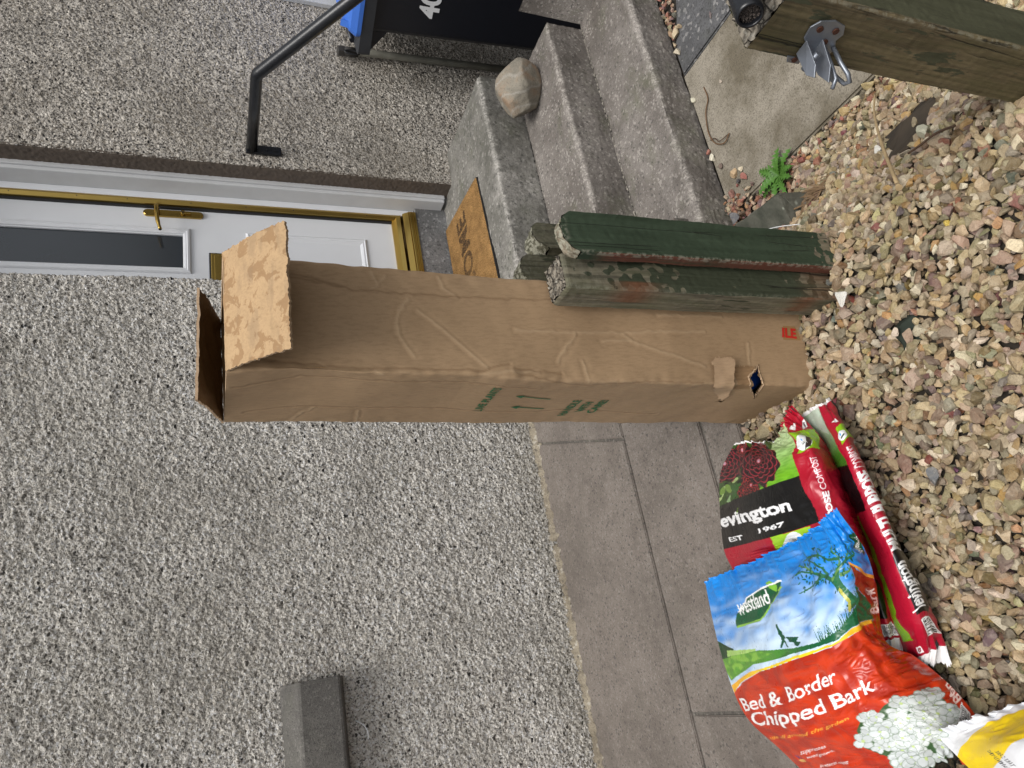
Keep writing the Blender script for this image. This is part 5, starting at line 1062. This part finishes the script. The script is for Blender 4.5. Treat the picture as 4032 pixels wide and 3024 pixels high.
flap('flap', T0+(0, 0, .001), T1+(0, 0, .001), T0+NFR*.1125+(0, 0, -.0825), T1+NFR*.1125+E1*.006+(0, 0, -.0825), KRI, 601, bow=.004, side=-1)
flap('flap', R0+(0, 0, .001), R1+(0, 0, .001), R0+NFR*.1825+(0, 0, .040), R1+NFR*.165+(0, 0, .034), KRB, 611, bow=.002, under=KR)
# blue bag inside the box seen through the tear
def bluebag():
    V, F = ico(5); r = fnoise
    V = V*np.array([.078, .10, .115]); from mathutils import noise as mn
    for i in range(len(V)): p = Vector(V[i]); V[i] *= 1+.12*mn.noise(p*26)+.05*abs(mn.noise(p*80))
    o = nmesh('plastic_bag', V, F, BLUEPLAST, None, True); o.location = tuple(F0+E1*.092+E2*.116+np.array([.006, 0, .125]))
    tag(o, 'crumpled blue plastic showing through the torn hole in the cardboard box', 'plastic bag')
bluebag()

# ------------------------------------------------------------------ plastic sacks
def crom(P, t):
    n = len(P); i = np.clip(np.floor(t).astype(int), 0, n-2); f = (t-i).reshape((-1,)+(1,)*(P.ndim-1))
    Pm = np.concatenate([[2*P[0]-P[1]], P, [2*P[-1]-P[-2]]]); p0, p1, p2, p3 = Pm[i], Pm[i+1], Pm[i+2], Pm[i+3]
    return .5*((2*p1)+(-p0+p2)*f+(2*p0-5*p1+4*p2-p3)*f**2+(-p0+3*p1-3*p2+p3)*f**3)
class Sack:
    def __init__(s, name, K, nu, nv, base, label, seed, wr=.003, pos=None):
        s.K = np.array(K); s.nu, s.nv, s.seed, s.wr = nu, nv, seed, wr
        s.u, s.v = np.meshgrid(np.linspace(0, 1, nu), np.linspace(0, 1, nv))
        a = crom(s.K, np.linspace(0, len(s.K)-1, nv)); s.P = crom(a.transpose(1, 0, 2), np.linspace(0, s.K.shape[1]-1, nu)).transpose(1, 0, 2)
        s.c = np.empty((nv, nu, 3)); s.c[:] = lin(base)
        mid = s.P[nv//2, nu//2]; s.root = empty(name, (float(mid[0]), float(mid[1]), -.02), label, 'sack')
    def poly(s, pts, col, soft=None):
        m = inpoly(s.u, s.v, pts); col = np.array(lin(col) if not isinstance(col, np.ndarray) else col)
        s.c[m] = col if col.ndim == 1 else col[m]; return m
    def ell(s, cx, cy, ax, ay, bx_, by_, col, n=14):
        a = np.linspace(0, 2*math.pi, n+1)[:-1]
        s.poly([(cx+ax*math.cos(t)+bx_*math.sin(t), cy+ay*math.cos(t)+by_*math.sin(t)) for t in a], col)
    def blob(s, e, col, sc=1, n=24):
        (cx, cy), (x1, y1), (x2, y2) = e; s.ell(cx, cy, (x1-cx)*sc, (y1-cy)*sc, (x2-cx)*sc, (y2-cy)*sc, col, n)
    def text(s, st, q, col, bold=0.02, shear=0):
        T, _ = textmesh(st, bold, shear); a, b, c, d = [np.array(k) for k in q]; x = T[..., 0:1]; y = T[..., 1:2]
        Q = (a*(1-x)+b*x)*(1-y)+(d*(1-x)+c*x)*y; col = np.array(lin(col)); G = Q*np.array([s.nu-1, s.nv-1])
        for t in G:
            x0, y0 = np.floor(t.min(0)).astype(int); x1, y1 = np.ceil(t.max(0)).astype(int)
            x0, y0 = max(x0, 0), max(y0, 0); x1, y1 = min(x1, s.nu-1), min(y1, s.nv-1)
            if x1 < x0 or y1 < y0: continue
            gx, gy = np.meshgrid(np.arange(x0, x1+1), np.arange(y0, y1+1)); A_, B_, C_ = t
            dn = (B_[1]-C_[1])*(A_[0]-C_[0])+(C_[0]-B_[0])*(A_[1]-C_[1])
            if abs(dn) < 1e-9: continue
            l1 = ((B_[1]-C_[1])*(gx-C_[0])+(C_[0]-B_[0])*(gy-C_[1]))/dn; l2 = ((C_[1]-A_[1])*(gx-C_[0])+(A_[0]-C_[0])*(gy-C_[1]))/dn
            e = -.04; m = (l1 >= e) & (l2 >= e) & (1-l1-l2 >= e); s.c[gy[m], gx[m]] = col
    def line(s, pts, w0, w1, col):
        p = np.array(pts); k = 0; n = len(p)-1
        for i in range(n):
            a, b = p[i], p[i+1]; d = (b-a)*np.array([1, 1.3]); L = np.linalg.norm(d)+1e-9; nn = np.array([-d[1], d[0]])/L; wa = w0+(w1-w0)*i/n; wb = w0+(w1-w0)*(i+1)/n
            s.poly([tuple(a+nn*wa), tuple(b+nn*wb), tuple(b-nn*wb), tuple(a-nn*wa)], col); s.ell(b[0], b[1], wb, 0, 0, wb, col, 8)
    def build(s, mat, seams=(), folds=1.0):
        nv, nu = s.nv, s.nu; P = s.P; d = np.linalg.norm(P[nv//2, nu//2+1]-P[nv//2, nu//2])
        T1 = np.gradient(P, axis=1); T2 = np.gradient(P, axis=0); N = np.cross(T1, T2); N /= np.linalg.norm(N, axis=2)[..., None]+1e-12
        if N[..., 2].mean() < 0: N = -N
        a = fnoise(nv, nu, d, .06, .3, s.seed, 1.0); b = fnoise(nv, nu, d, .045, .2, s.seed+1, 2.2); c = fnoise(nv, nu, d, .045, .2, s.seed+2, .45)
        ridge = 1-np.sqrt(b*b+.03); r2 = 1-np.sqrt(c*c+.03); mask = sstep(-.3, 1.3, fnoise(nv, nu, d, .06, .3, s.seed+4))
        h = s.wr*(.55*a+.36*ridge*mask+.30*r2*(1-mask))
        f1 = fnoise(4, nu, d, .02, .08, s.seed+7)[0][None]; f2 = fnoise(4, nu, d, .02, .08, s.seed+8)[0][None]
        h += folds*s.wr*.55*(f1*np.exp(-s.v/.08)+f2*np.exp(-(1-s.v)/.07))
        g1 = fnoise(nv, 4, d, .02, .08, s.seed+9)[:, :1]; h += folds*s.wr*.6*g1*np.exp(-(1-s.u)/.10)
        e = np.minimum(np.minimum(s.u, 1-s.u)/.06, 1); h = h*np.clip(e, 0, 1)
        s.Q = P+N*h[..., None]
        body = grid('sack_film', s.Q, mat, s.root, cols=np.clip(s.c, 0, 1))
        U = s.Q[::6, ::6].copy(); uu = np.linspace(0, 1, U.shape[1])[None]; U = U[:, :1]*(1-uu[..., None])+U[:, -1:]*uu[..., None]; vv_ = np.linspace(0, 1, U.shape[0])[:, None, None]; wv_ = np.clip(np.minimum(vv_, 1-vv_)/.16, 0, 1); U = U*wv_+s.Q[::6, ::6]*(1-wv_); U[..., 2] -= .008*np.minimum(np.minimum(uu, 1-uu)/.08, 1)
        U[0, :, 2] = s.Q[0, ::6, 2]-.003; U[-1, :, 2] = s.Q[(U.shape[0]-1)*6, ::6, 2]-.003
        grid('sack_underside', U, SACKU, s.root, flip=True)
        E = s.Q[:, [0, -1]]
        for side in (0, -1):
            A_ = s.Q[::6, side]; B_ = U[:len(A_), side]; grid('sack_edge', np.stack([A_, B_], 0), mat, s.root, cols=np.clip(np.stack([s.c[::6, side]]*2, 0), 0, 1))
        A_ = s.Q[0, ::6]; grid('sack_edge', np.stack([A_, U[0, :len(A_)]], 0), mat, s.root, cols=np.stack([s.c[0, ::6]]*2, 0))
        for (vv, u0, u1, L, col, rag, up) in seams:
            i = 0 if vv == 0 else nv-1; j0, j1 = int(u0*(nu-1)), int(u1*(nu-1)); A_ = s.Q[i, j0:j1+1]; dr = (s.P[i, j0:j1+1]-s.P[i+(8 if vv == 0 else -8), j0:j1+1]); dr /= np.linalg.norm(dr, axis=1)[:, None]
            dr[:, 2] = up; m = j1-j0+1; r = fnoise(4, m, d, .004, .03, s.seed+20)[0]; f = fnoise(4, m, d, .01, .05, s.seed+21)[0]
            rows = [A_+dr*(L*k/6)*(1+.25*rag*r[:, None]*(k == 6))+np.array([0, 0, 1])*(.0012*f*math.sin(k/6*2.5)+.001*f*(k/6))[:, None] for k in range(7)]
            cc = np.empty((7, m, 3)); cc[:] = lin(col) if col else 0
            if not col: cc[:] = s.c[i, j0:j1+1][None]
            grid('seam', np.stack(rows, 0), mat, s.root, cols=cc)
def m_film(name, rough=.3, bs=.5):
    b = NB(name); n = b.noise(22, 3, .5, dist=1.0); 
    n2 = b.noise(90, 3, .6, dist=.8); cr_ = b.math('ABSOLUTE', b.math('SUBTRACT', b.noise(26, 2, .5, dist=1.6), .5)); h = b.math('SUBTRACT', b.math('ADD', b.math('MULTIPLY', n, .6), b.math('MULTIPLY', n2, .10)), b.math('MULTIPLY', cr_, 1.3))
    drop = b.voro(95); ds = b.N('ShaderNodeSeparateColor'); b.L(drop.outputs['Color'], ds.inputs[0])
    dk = b.math('MULTIPLY', b.ramp(drop.outputs['Distance'], [(.12, 1), (.28, 0)]), b.math('GREATER_THAN', ds.outputs[0], .88))
    h = b.math('ADD', h, b.math('MULTIPLY', dk, .25))
    return b.out(b.attr().outputs['Color'], b.math('SUBTRACT', rough, b.math('MULTIPLY', dk, .2)), b.bump(h, bs, .003), spec=.55)
FILM = m_film('printed_film'); FILMM = m_film('matt_film', .42, .45)
SACKU = m_plain('sack_underside', (.03, .03, .03), .6)
def lerp(a, b, t): return np.array(a)*(1-t[..., None])+np.array(b)*t[..., None]
def dahlia(s, e, mask, dark, edge, core, R=1.0, petals=11):
    (cx, cy), (x1, y1), (x2, y2) = e; M_ = np.array([[x1-cx, x2-cx], [y1-cy, y2-cy]]); Mi = np.linalg.inv(M_)
    a = Mi[0, 0]*(s.u-cx)+Mi[0, 1]*(s.v-cy); b = Mi[1, 0]*(s.u-cx)+Mi[1, 1]*(s.v-cy); r = np.hypot(a, b)*1.0; th = np.arctan2(b, a)
    k = (r < R*(1+.06*np.sin(th*petals))) & mask
    q = r**.8*5.2; ring = np.floor(q); fr = q-ring; x = (th*petals/(2*math.pi)+.5*(ring % 2)) % 1-.5
    top = .92-1.5*x*x*1.6; ed = np.clip(1-np.abs(fr-top)/.20, 0, 1)*(fr < top+.2)
    col = lerp(dark, edge, np.clip(ed*1.1, 0, 1)*sstep(.1, .3, r)); col = lerp(core, edge, sstep(.02, .16, r))*(r < .17)[..., None]+col*(r >= .17)[..., None]
    col = col*(.75+.35*(fr > top)[..., None]); s.c[k] = col[k]

# --- red compost sack (upper)
Z = D['ZA']; a = Sack('compost_sack', D['A'], 300, 420, '#a8142b', 'red, green and black flower printed compost sack lying under the blue bark sack', 700, .0032)
m = a.poly(Z['green'], '#6aa52a'); t_ = sstep(.0, .32, a.v); gcol = lerp(lin('#cfe3b0'), lin('#6fae22'), t_); st_ = sstep(-.4, 1.2, fnoise(420, 300, .002, .03, .2, 41, .35)); gcol = gcol*(1-.35*st_[..., None])+np.array(lin('#3f7d14'))*.35*st_[..., None]; a.c[m] = gcol[m]
fm = a.poly([(-.1, -.1), (.47, -.1), (.44, .05), (.36, .16), (.29, .27), (.20, .345), (-.1, .345)], '#33501c')
fl = np.zeros_like(a.u, bool); fl |= fm
for k in range(26):
    r_ = random.Random(k); p = [sum(q[i] for q in Z['flower'])/len(Z['flower']) for i in (0, 1)]; x, y = p[0]+r_.uniform(-.22, .3), p[1]+r_.uniform(-.0, .16); s_ = r_.uniform(.01, .03)
    sv = a.c.copy(); a.ell(x, y, s_, s_*r_.uniform(-1, 1), -.3*s_, s_*.8, r_.choice(['#1f3a12', '#6e8f3a', '#2a4a1a', '#a9bf7c', '#0f1d0a'])); a.c = np.where(fl[..., None], a.c, sv)
a.poly(Z['stem'], '#3c6a20'); a.poly(Z['leaf1'], '#d9dcc4'); a.poly(Z['leaf2'], '#8fb27a'); a.poly(Z['leaf3'], '#2f5a23')
def ofs(e, du, dv, k): return [(e[0][0]+du, e[0][1]+dv)]+[(e[0][0]+du+(p[0]-e[0][0])*k, e[0][1]+dv+(p[1]-e[0][1])*k) for p in e[1:]]
for e, R in ((ofs(Z['blossom2'], .02, -.13, .8), 1.0), (ofs(Z['blossom2'], -.15, -.12, .85), 1.0), (Z['blossom3'], 1.2), (ofs(Z['blossom2'], -.07, .13, .5), 1.1), (Z['blossom1'], 1.3), (Z['blossom2'], 1.3)):
    dahlia(a, e, fm | (a.u < .6), lin('#2a1216'), lin('#c63c3a') if R < 1.25 else lin('#a8323f'), lin('#e0b6c8'), R)
bm_ = a.poly(Z['black'], '#0b0b0c'); a.poly(Z['gbox'], '#9ccb2b'); a.blob(Z['circ'], '#eef1f2')
cx, cy = Z['circ'][0]; a.text('O2', [(cx-.055, cy+.012), (cx-.022, cy+.012), (cx-.022, cy-.012), (cx-.055, cy-.012)], '#2f7fd0')
a.line([(cx+.012, cy+.035), (cx+.014, cy), (cx+.012, cy-.03)], .003, .002, '#333c2c')
for k in range(8): a.ell(cx+.013+(.014 if k % 2 else -.012), cy-.026+k*.008, .009, -.003 if k % 2 else .003, 0, .003, '#333c2c', 8)
a.ell(cx+.05, cy-.004, .009, 0, 0, .010, '#3b9be0')
a.poly(Z['gsq'], '#8fc31f'); a.blob(Z['gcirc'], '#eef1f2'); a.poly(Z['gcirc2'], '#3a2f2a'); gx, gy = Z['gcirc'][0]
a.ell(gx-.012, gy-.012, .006, 0, 0, .008, '#3b9be0'); a.line([(gx-.03, gy+.012), (gx+.03, gy+.002)], .0018, .0012, '#2d3a22')
for k in range(5): a.ell(gx-.026+k*.008, gy+.008+(.005 if k % 2 else -.005), .004, 0, 0, .0035, '#2d3a22', 8)
for k in range(5): a.line([(gx+.005, gy+.005), (gx+.028, gy-.012+k*.007)], .0012, .0008, '#e8e4dc')
a.poly(Z['tri'], '#f0eeee'); a.poly(Z['tag'], '#f0eeee')
tx = [sum(q[i] for q in Z['tri'])/3 for i in (0, 1)]; a.ell(tx[0], tx[1], .002, 0, 0, .009, '#8a1422', 6)
tx = [sum(q[i] for q in Z['tag'])/4 for i in (0, 1)]; a.text('8', [(tx[0]-.008, tx[1]+.009), (tx[0]+.010, tx[1]+.009), (tx[0]+.010, tx[1]-.009), (tx[0]-.008, tx[1]-.009)], '#3a1a30', .04)
a.text('levington', Z['t_brand'], '#f4f4f4', .028); a.text('EST', Z['t_est'], '#f4f4f4', .02); a.text('1967', Z['t_1967'], '#f4f4f4', .02); a.poly(Z['leafs'], '#8fc31f')
a.text('POSE', Z['t_pose'], '#f4f4f4', .035); a.text('COMPOST', Z['t_comp'], '#f1dfe2', .0)
a.poly(D['ZB']['blk2'], '#0b0b0c'); a.poly(D['ZB']['bar2'], '#ecebea')
def bars(s, quad, seed):
    r = random.Random(seed); q = [np.array(k) for k in quad]; x = .06
    while x < .93:
        w_ = r.choice((.012, .02, .03)); f = lambda x, y: tuple((q[0]*(1-x)+q[1]*x)*(1-y)+(q[3]*(1-x)+q[2]*x)*y)
        s.poly([f(x, .08), f(x+w_, .08), f(x+w_, .85), f(x, .85)], '#151515'); x += w_+r.choice((.012, .02, .03))
bars(a, D['ZB']['bar2'], 5)
a.build(FILM, [(0, .0, .50, .005, '#e9e7e6', .5, .1), (0, .70, 1, .006, '#a8142b', .4, .2), (1, 0, 1, .03, '#e9e7e6', .2, 0)], 1.5)

# --- second compost sack, lying on its edge
Z = D['ZB']; b_ = Sack('compost_sack', D['B'], 190, 440, '#ab1630', 'red compost sack turned on its side with MULTI PURPOSE COMPOST lettering along its edge', 740, .0030)
m = b_.poly(Z['green'], '#4f8a2c'); gcol = lerp(lin('#a7bda0'), lin('#3f7a24'), sstep(.05, .28, b_.v)); b_.c[m] = gcol[m]; b_.poly(Z['white'], '#b9c7b6')
b_.poly(Z['black'], '#0c0c0d'); b_.poly(Z['wedge'], '#86bd1e'); b_.poly(Z['gsq'], '#8fc31f'); b_.blob(Z['gcirc'], '#eef1f2', 1); b_.poly(Z['tri'], '#f0eeee'); b_.poly(Z['panel'], '#0b0b0c')
gx, gy = Z['gcirc'][0]; b_.line([(gx-.05, gy+.01), (gx+.06, gy)], .006, .004, '#2d3a22'); b_.ell(gx-.03, gy-.01, .02, 0, 0, .007, '#3b9be0')
b_.poly(Z['bar'], '#ecebea'); q = Z['bar']; bars(b_, [q[3], q[0], q[1], q[2]], 8)
b_.poly(Z['tag'], '#f0eeee'); tx = [sum(k[i] for k in Z['tag'])/4 for i in (0, 1)]; b_.text('8', [(tx[0]-.03, tx[1]+.010), (tx[0]+.03, tx[1]+.010), (tx[0]+.03, tx[1]-.010), (tx[0]-.03, tx[1]-.010)], '#8a1422', .04)
b_.poly(Z['end'], '#e9e7e6')
for k_ in ('t_brand', 't_multi', 't_purp', 't_comp'):
    v1_, v0_ = Z[k_][0][1], Z[k_][1][1]; ur, ul = (.86, .50) if k_ == 't_brand' else (.84, .60); v1_, v0_ = {'t_multi': (.650, .545), 't_purp': (.525, .385), 't_comp': (.372, .262)}.get(k_, (v1_, v0_)); Z[k_] = [(ur, v1_), (ur, v0_), (ul, v0_), (ul, v1_)]
b_.text('levington', Z['t_brand'], '#f4f4f4', .02); b_.text('MULTI', Z['t_multi'], '#f4f4f4', .035); b_.text('PURPOSE', Z['t_purp'], '#f4f4f4', .035); b_.text('COMPOST', Z['t_comp'], '#efdfe2', .0)
b_.build(FILM, [(0, 0, 1, .007, '#e9e7e6', .3, .1), (1, 0, 1, .030, '#e9e7e6', .35, -.05)], 1.2)

# --- bark sack
Z = D['ZC']; c = Sack('bark_sack', D['C'], 380, 520, '#1684d6', 'large blue and orange chipped bark sack lying on top of the red compost sack', 780, .0036)
rs = np.random.default_rng(4)
sk = fnoise(520, 380, .0015, .05, .4, 51, .6)
c.c[:] = lerp(lin('#1583d8'), lin('#cfe4f5'), sstep(.12, .50, c.v+.10*(1-np.abs(c.u-.35)*2)+.035*sk))
m = c.poly(Z['hill'], '#2f7a2c'); hc = lerp(lin('#5d9b33'), lin('#0f5a34'), sstep(.15, .55, c.u)); c.c[m] = hc[m]
m = c.poly(Z['hill2'], '#6ba63a'); hc = lerp(lin('#5d9b33'), lin('#86bb45'), sstep(-.5, 1, fnoise(520, 380, .0015, .02, .1, 52))); c.c[m] = hc[m]
c.poly(Z['bush'], '#12401f'); c.poly(Z['fence'], '#a9cf72')
for q0, n in (((0, 0), 60),):
    h0, h1 = np.array(Z['hill'][4]), np.array(Z['hill'][7]); mid = np.array(Z['hill'][5]); mid2 = np.array(Z['hill'][6])
    path_ = [h0, mid, mid2, h1]
    for k in range(n):
        t = k/n*3; i = min(2, int(t)); p = path_[i]*(1-t+i)+path_[i+1]*(t-i); L = rs.uniform(.02, .055); an = rs.normal(-1.9, .35); e = p+np.array([math.cos(an), math.sin(an)])*L
        c.poly([tuple(p+[-.003, .006]), tuple(p+[.003, .006]), tuple(e)], '#1c5c34')
c.poly(Z['trunk'], '#2b6a45')
tr = np.array(Z['trunk']); tcn = tr.mean(0); 
for br in Z['branches']:
    c.line(br, .010 if br is Z['branches'][0] else .006, .0018, '#2a6645' if rs.random() < .6 else '#5f8b46')
    for (x0, y0), (x1, y1) in zip(br[:-1], br[1:]):
        for k in range(7):
            t = rs.random(); x, y = x0+(x1-x0)*t+rs.normal(0, .016), y0+(y1-y0)*t+rs.normal(0, .016)
            an = rs.uniform(0, 6.28); s_ = .0075; c.ell(x, y, s_*math.cos(an), s_*math.sin(an), -.4*s_*math.sin(an), .4*s_*math.cos(an), rs.choice(['#14523a', '#1d6b3f', '#0f4434']), 8)
c.line([tuple(tr[2]), tuple(tr[1]), tuple(tr[0])], .006, .009, '#b9b84e')
c.poly(Z['man'], '#154f35'); c.poly(Z['barrow'], '#154f35')
c.poly(Z['logo'], '#0c5532'); c.poly(Z['logol'], '#7cb83c'); c.poly(Z['logol2'], '#a4cf4f'); c.text('westland', Z['t_wl'], '#f5f7f5', .012)
lg = Z['logo']; c.line([lg[1], lg[2], lg[3], lg[4]], .003, .003, '#f5f7f5'); c.line([lg[0], (lg[7][0], lg[7][1]+.004), lg[6], lg[5]], .0035, .0025, '#8cc04a')
c.poly(Z['slogo'], '#0c4a2e'); c.text('Westland', Z['t_wl2'], '#f5f7f5', .02)
m = c.poly(Z['orange'], '#c43312'); oc = lerp(lin('#b02a0e'), lin('#cc3a14'), sstep(-1, 1, fnoise(520, 380, .0015, .05, .3, 53))); c.c[m] = oc[m]
c.poly(Z['sidebr'], '#9d3414'); c.line(Z['sider'][:4], .004, .006, '#f0a53a')
m = c.poly(Z['ribbon'], '#f4c92a'); rc = lerp(lin('#f5b52a'), lin('#f7d92e'), sstep(.05, .3, c.u)*sstep(.9, .4, c.u)); c.c[m] = rc[m]
c.text('Bed & Border', Z['t_bed'], '#f6f4f2', .008); c.text('Chipped Bark', Z['t_chip'], '#f6f4f2', .012); c.text('use all around the garden', Z['t_use'], '#f2a93a', .004)
c.text('suppresses', Z['t_sup'], '#f1ebe8', .0); c.text('weed growth', Z['t_weed'], '#f1ebe8', .0); c.text('protects roots', Z['t_prot'], '#f1ebe8', .0)
q = Z['t_sup'][0]; [c.ell(q[0]-.05+k*.010, q[1]+.012, .0028, 0, 0, .011, '#2d2a6e') for k in range(3)]; c.ell(q[0]-.042, q[1]+.03, .022, 0, 0, .006, '#d8a25a')
c.text('Bark', Z['t_bark2'], '#f6ddd4', .02); c.text('Bed & Borders', Z['t_side'], '#f3d6cc', .02)
c.poly(Z['dark'], '#0d0f0e')
fp = np.array(Z['flowers']); fc = fp.mean(0); fmask = inpoly(c.u, c.v, Z['flowers']); c.c[fmask] = lin('#3c5a35')
for k in range(95):
    for _ in range(60):
        x, y = rs.uniform(fp[:, 0].min(), fp[:, 0].max()), rs.uniform(fp[:, 1].min(), fp[:, 1].max())
        if inpoly(np.array([x]), np.array([y]), Z['flowers'])[0]: break
    R_ = rs.uniform(.028, .048); a0 = rs.uniform(0, 6.28)
    for j in range(4):
        an = a0+j*1.57+rs.normal(0, .15); g_ = rs.uniform(.80, 1.0); col = np.array([.66, .70, .69])*g_
        px_, py_ = x+R_*.55*math.cos(an), y+R_*.42*math.sin(an)
        c.ell(px_, py_, R_*.62*math.cos(an), R_*.5*math.sin(an), -R_*.52*math.sin(an), R_*.42*math.cos(an), np.array([.33, .40, .32])*g_, 10)
        c.ell(px_, py_, R_*.54*math.cos(an), R_*.43*math.sin(an), -R_*.45*math.sin(an), R_*.36*math.cos(an), col, 10)
    c.ell(x, y, R_*.18, 0, 0, R_*.15, '#b9cc86', 8)
c.poly(Z['bar'], '#e9e9e8'); q = Z['bar']; bars(c, [q[0], q[2], q[3], q[4]], 12)
c.build(FILM, [(0, 0, 1, .006, '#1583d8', .5, .1)], 1.3)

# --- yellow and white sack at the corner
Z = D['ZD']; d_ = Sack('sack_with_yellow_print', D['D'], 220, 200, '#dfe0e2', 'white and yellow printed sack overlapping the flowers of the bark sack', 820, .0034)
d_.root.name = 'garden_sack'
d_.poly(Z['yellow'], '#f0cf1c'); d_.text('TAKE CARE', [(Z['t1'][0][0], Z['t1'][0][1]), (Z['t1'][0][0]+.0, Z['t1'][0][1]-.16), (Z['t1'][0][0]+.035, Z['t1'][0][1]-.16), (Z['t1'][0][0]+.035, Z['t1'][0][1])], '#3a3a3c', .01)
d_.text('WHEN LIFTING', [(Z['t1'][0][0]-.05, Z['t1'][0][1]), (Z['t1'][0][0]-.05, Z['t1'][0][1]-.2), (Z['t1'][0][0]-.02, Z['t1'][0][1]-.2), (Z['t1'][0][0]-.02, Z['t1'][0][1])], '#3a3a3c', .01)
d_.build(FILMM, [(0, 0, 1, .012, '#dfe2e6', .4, .05)], 1.2)
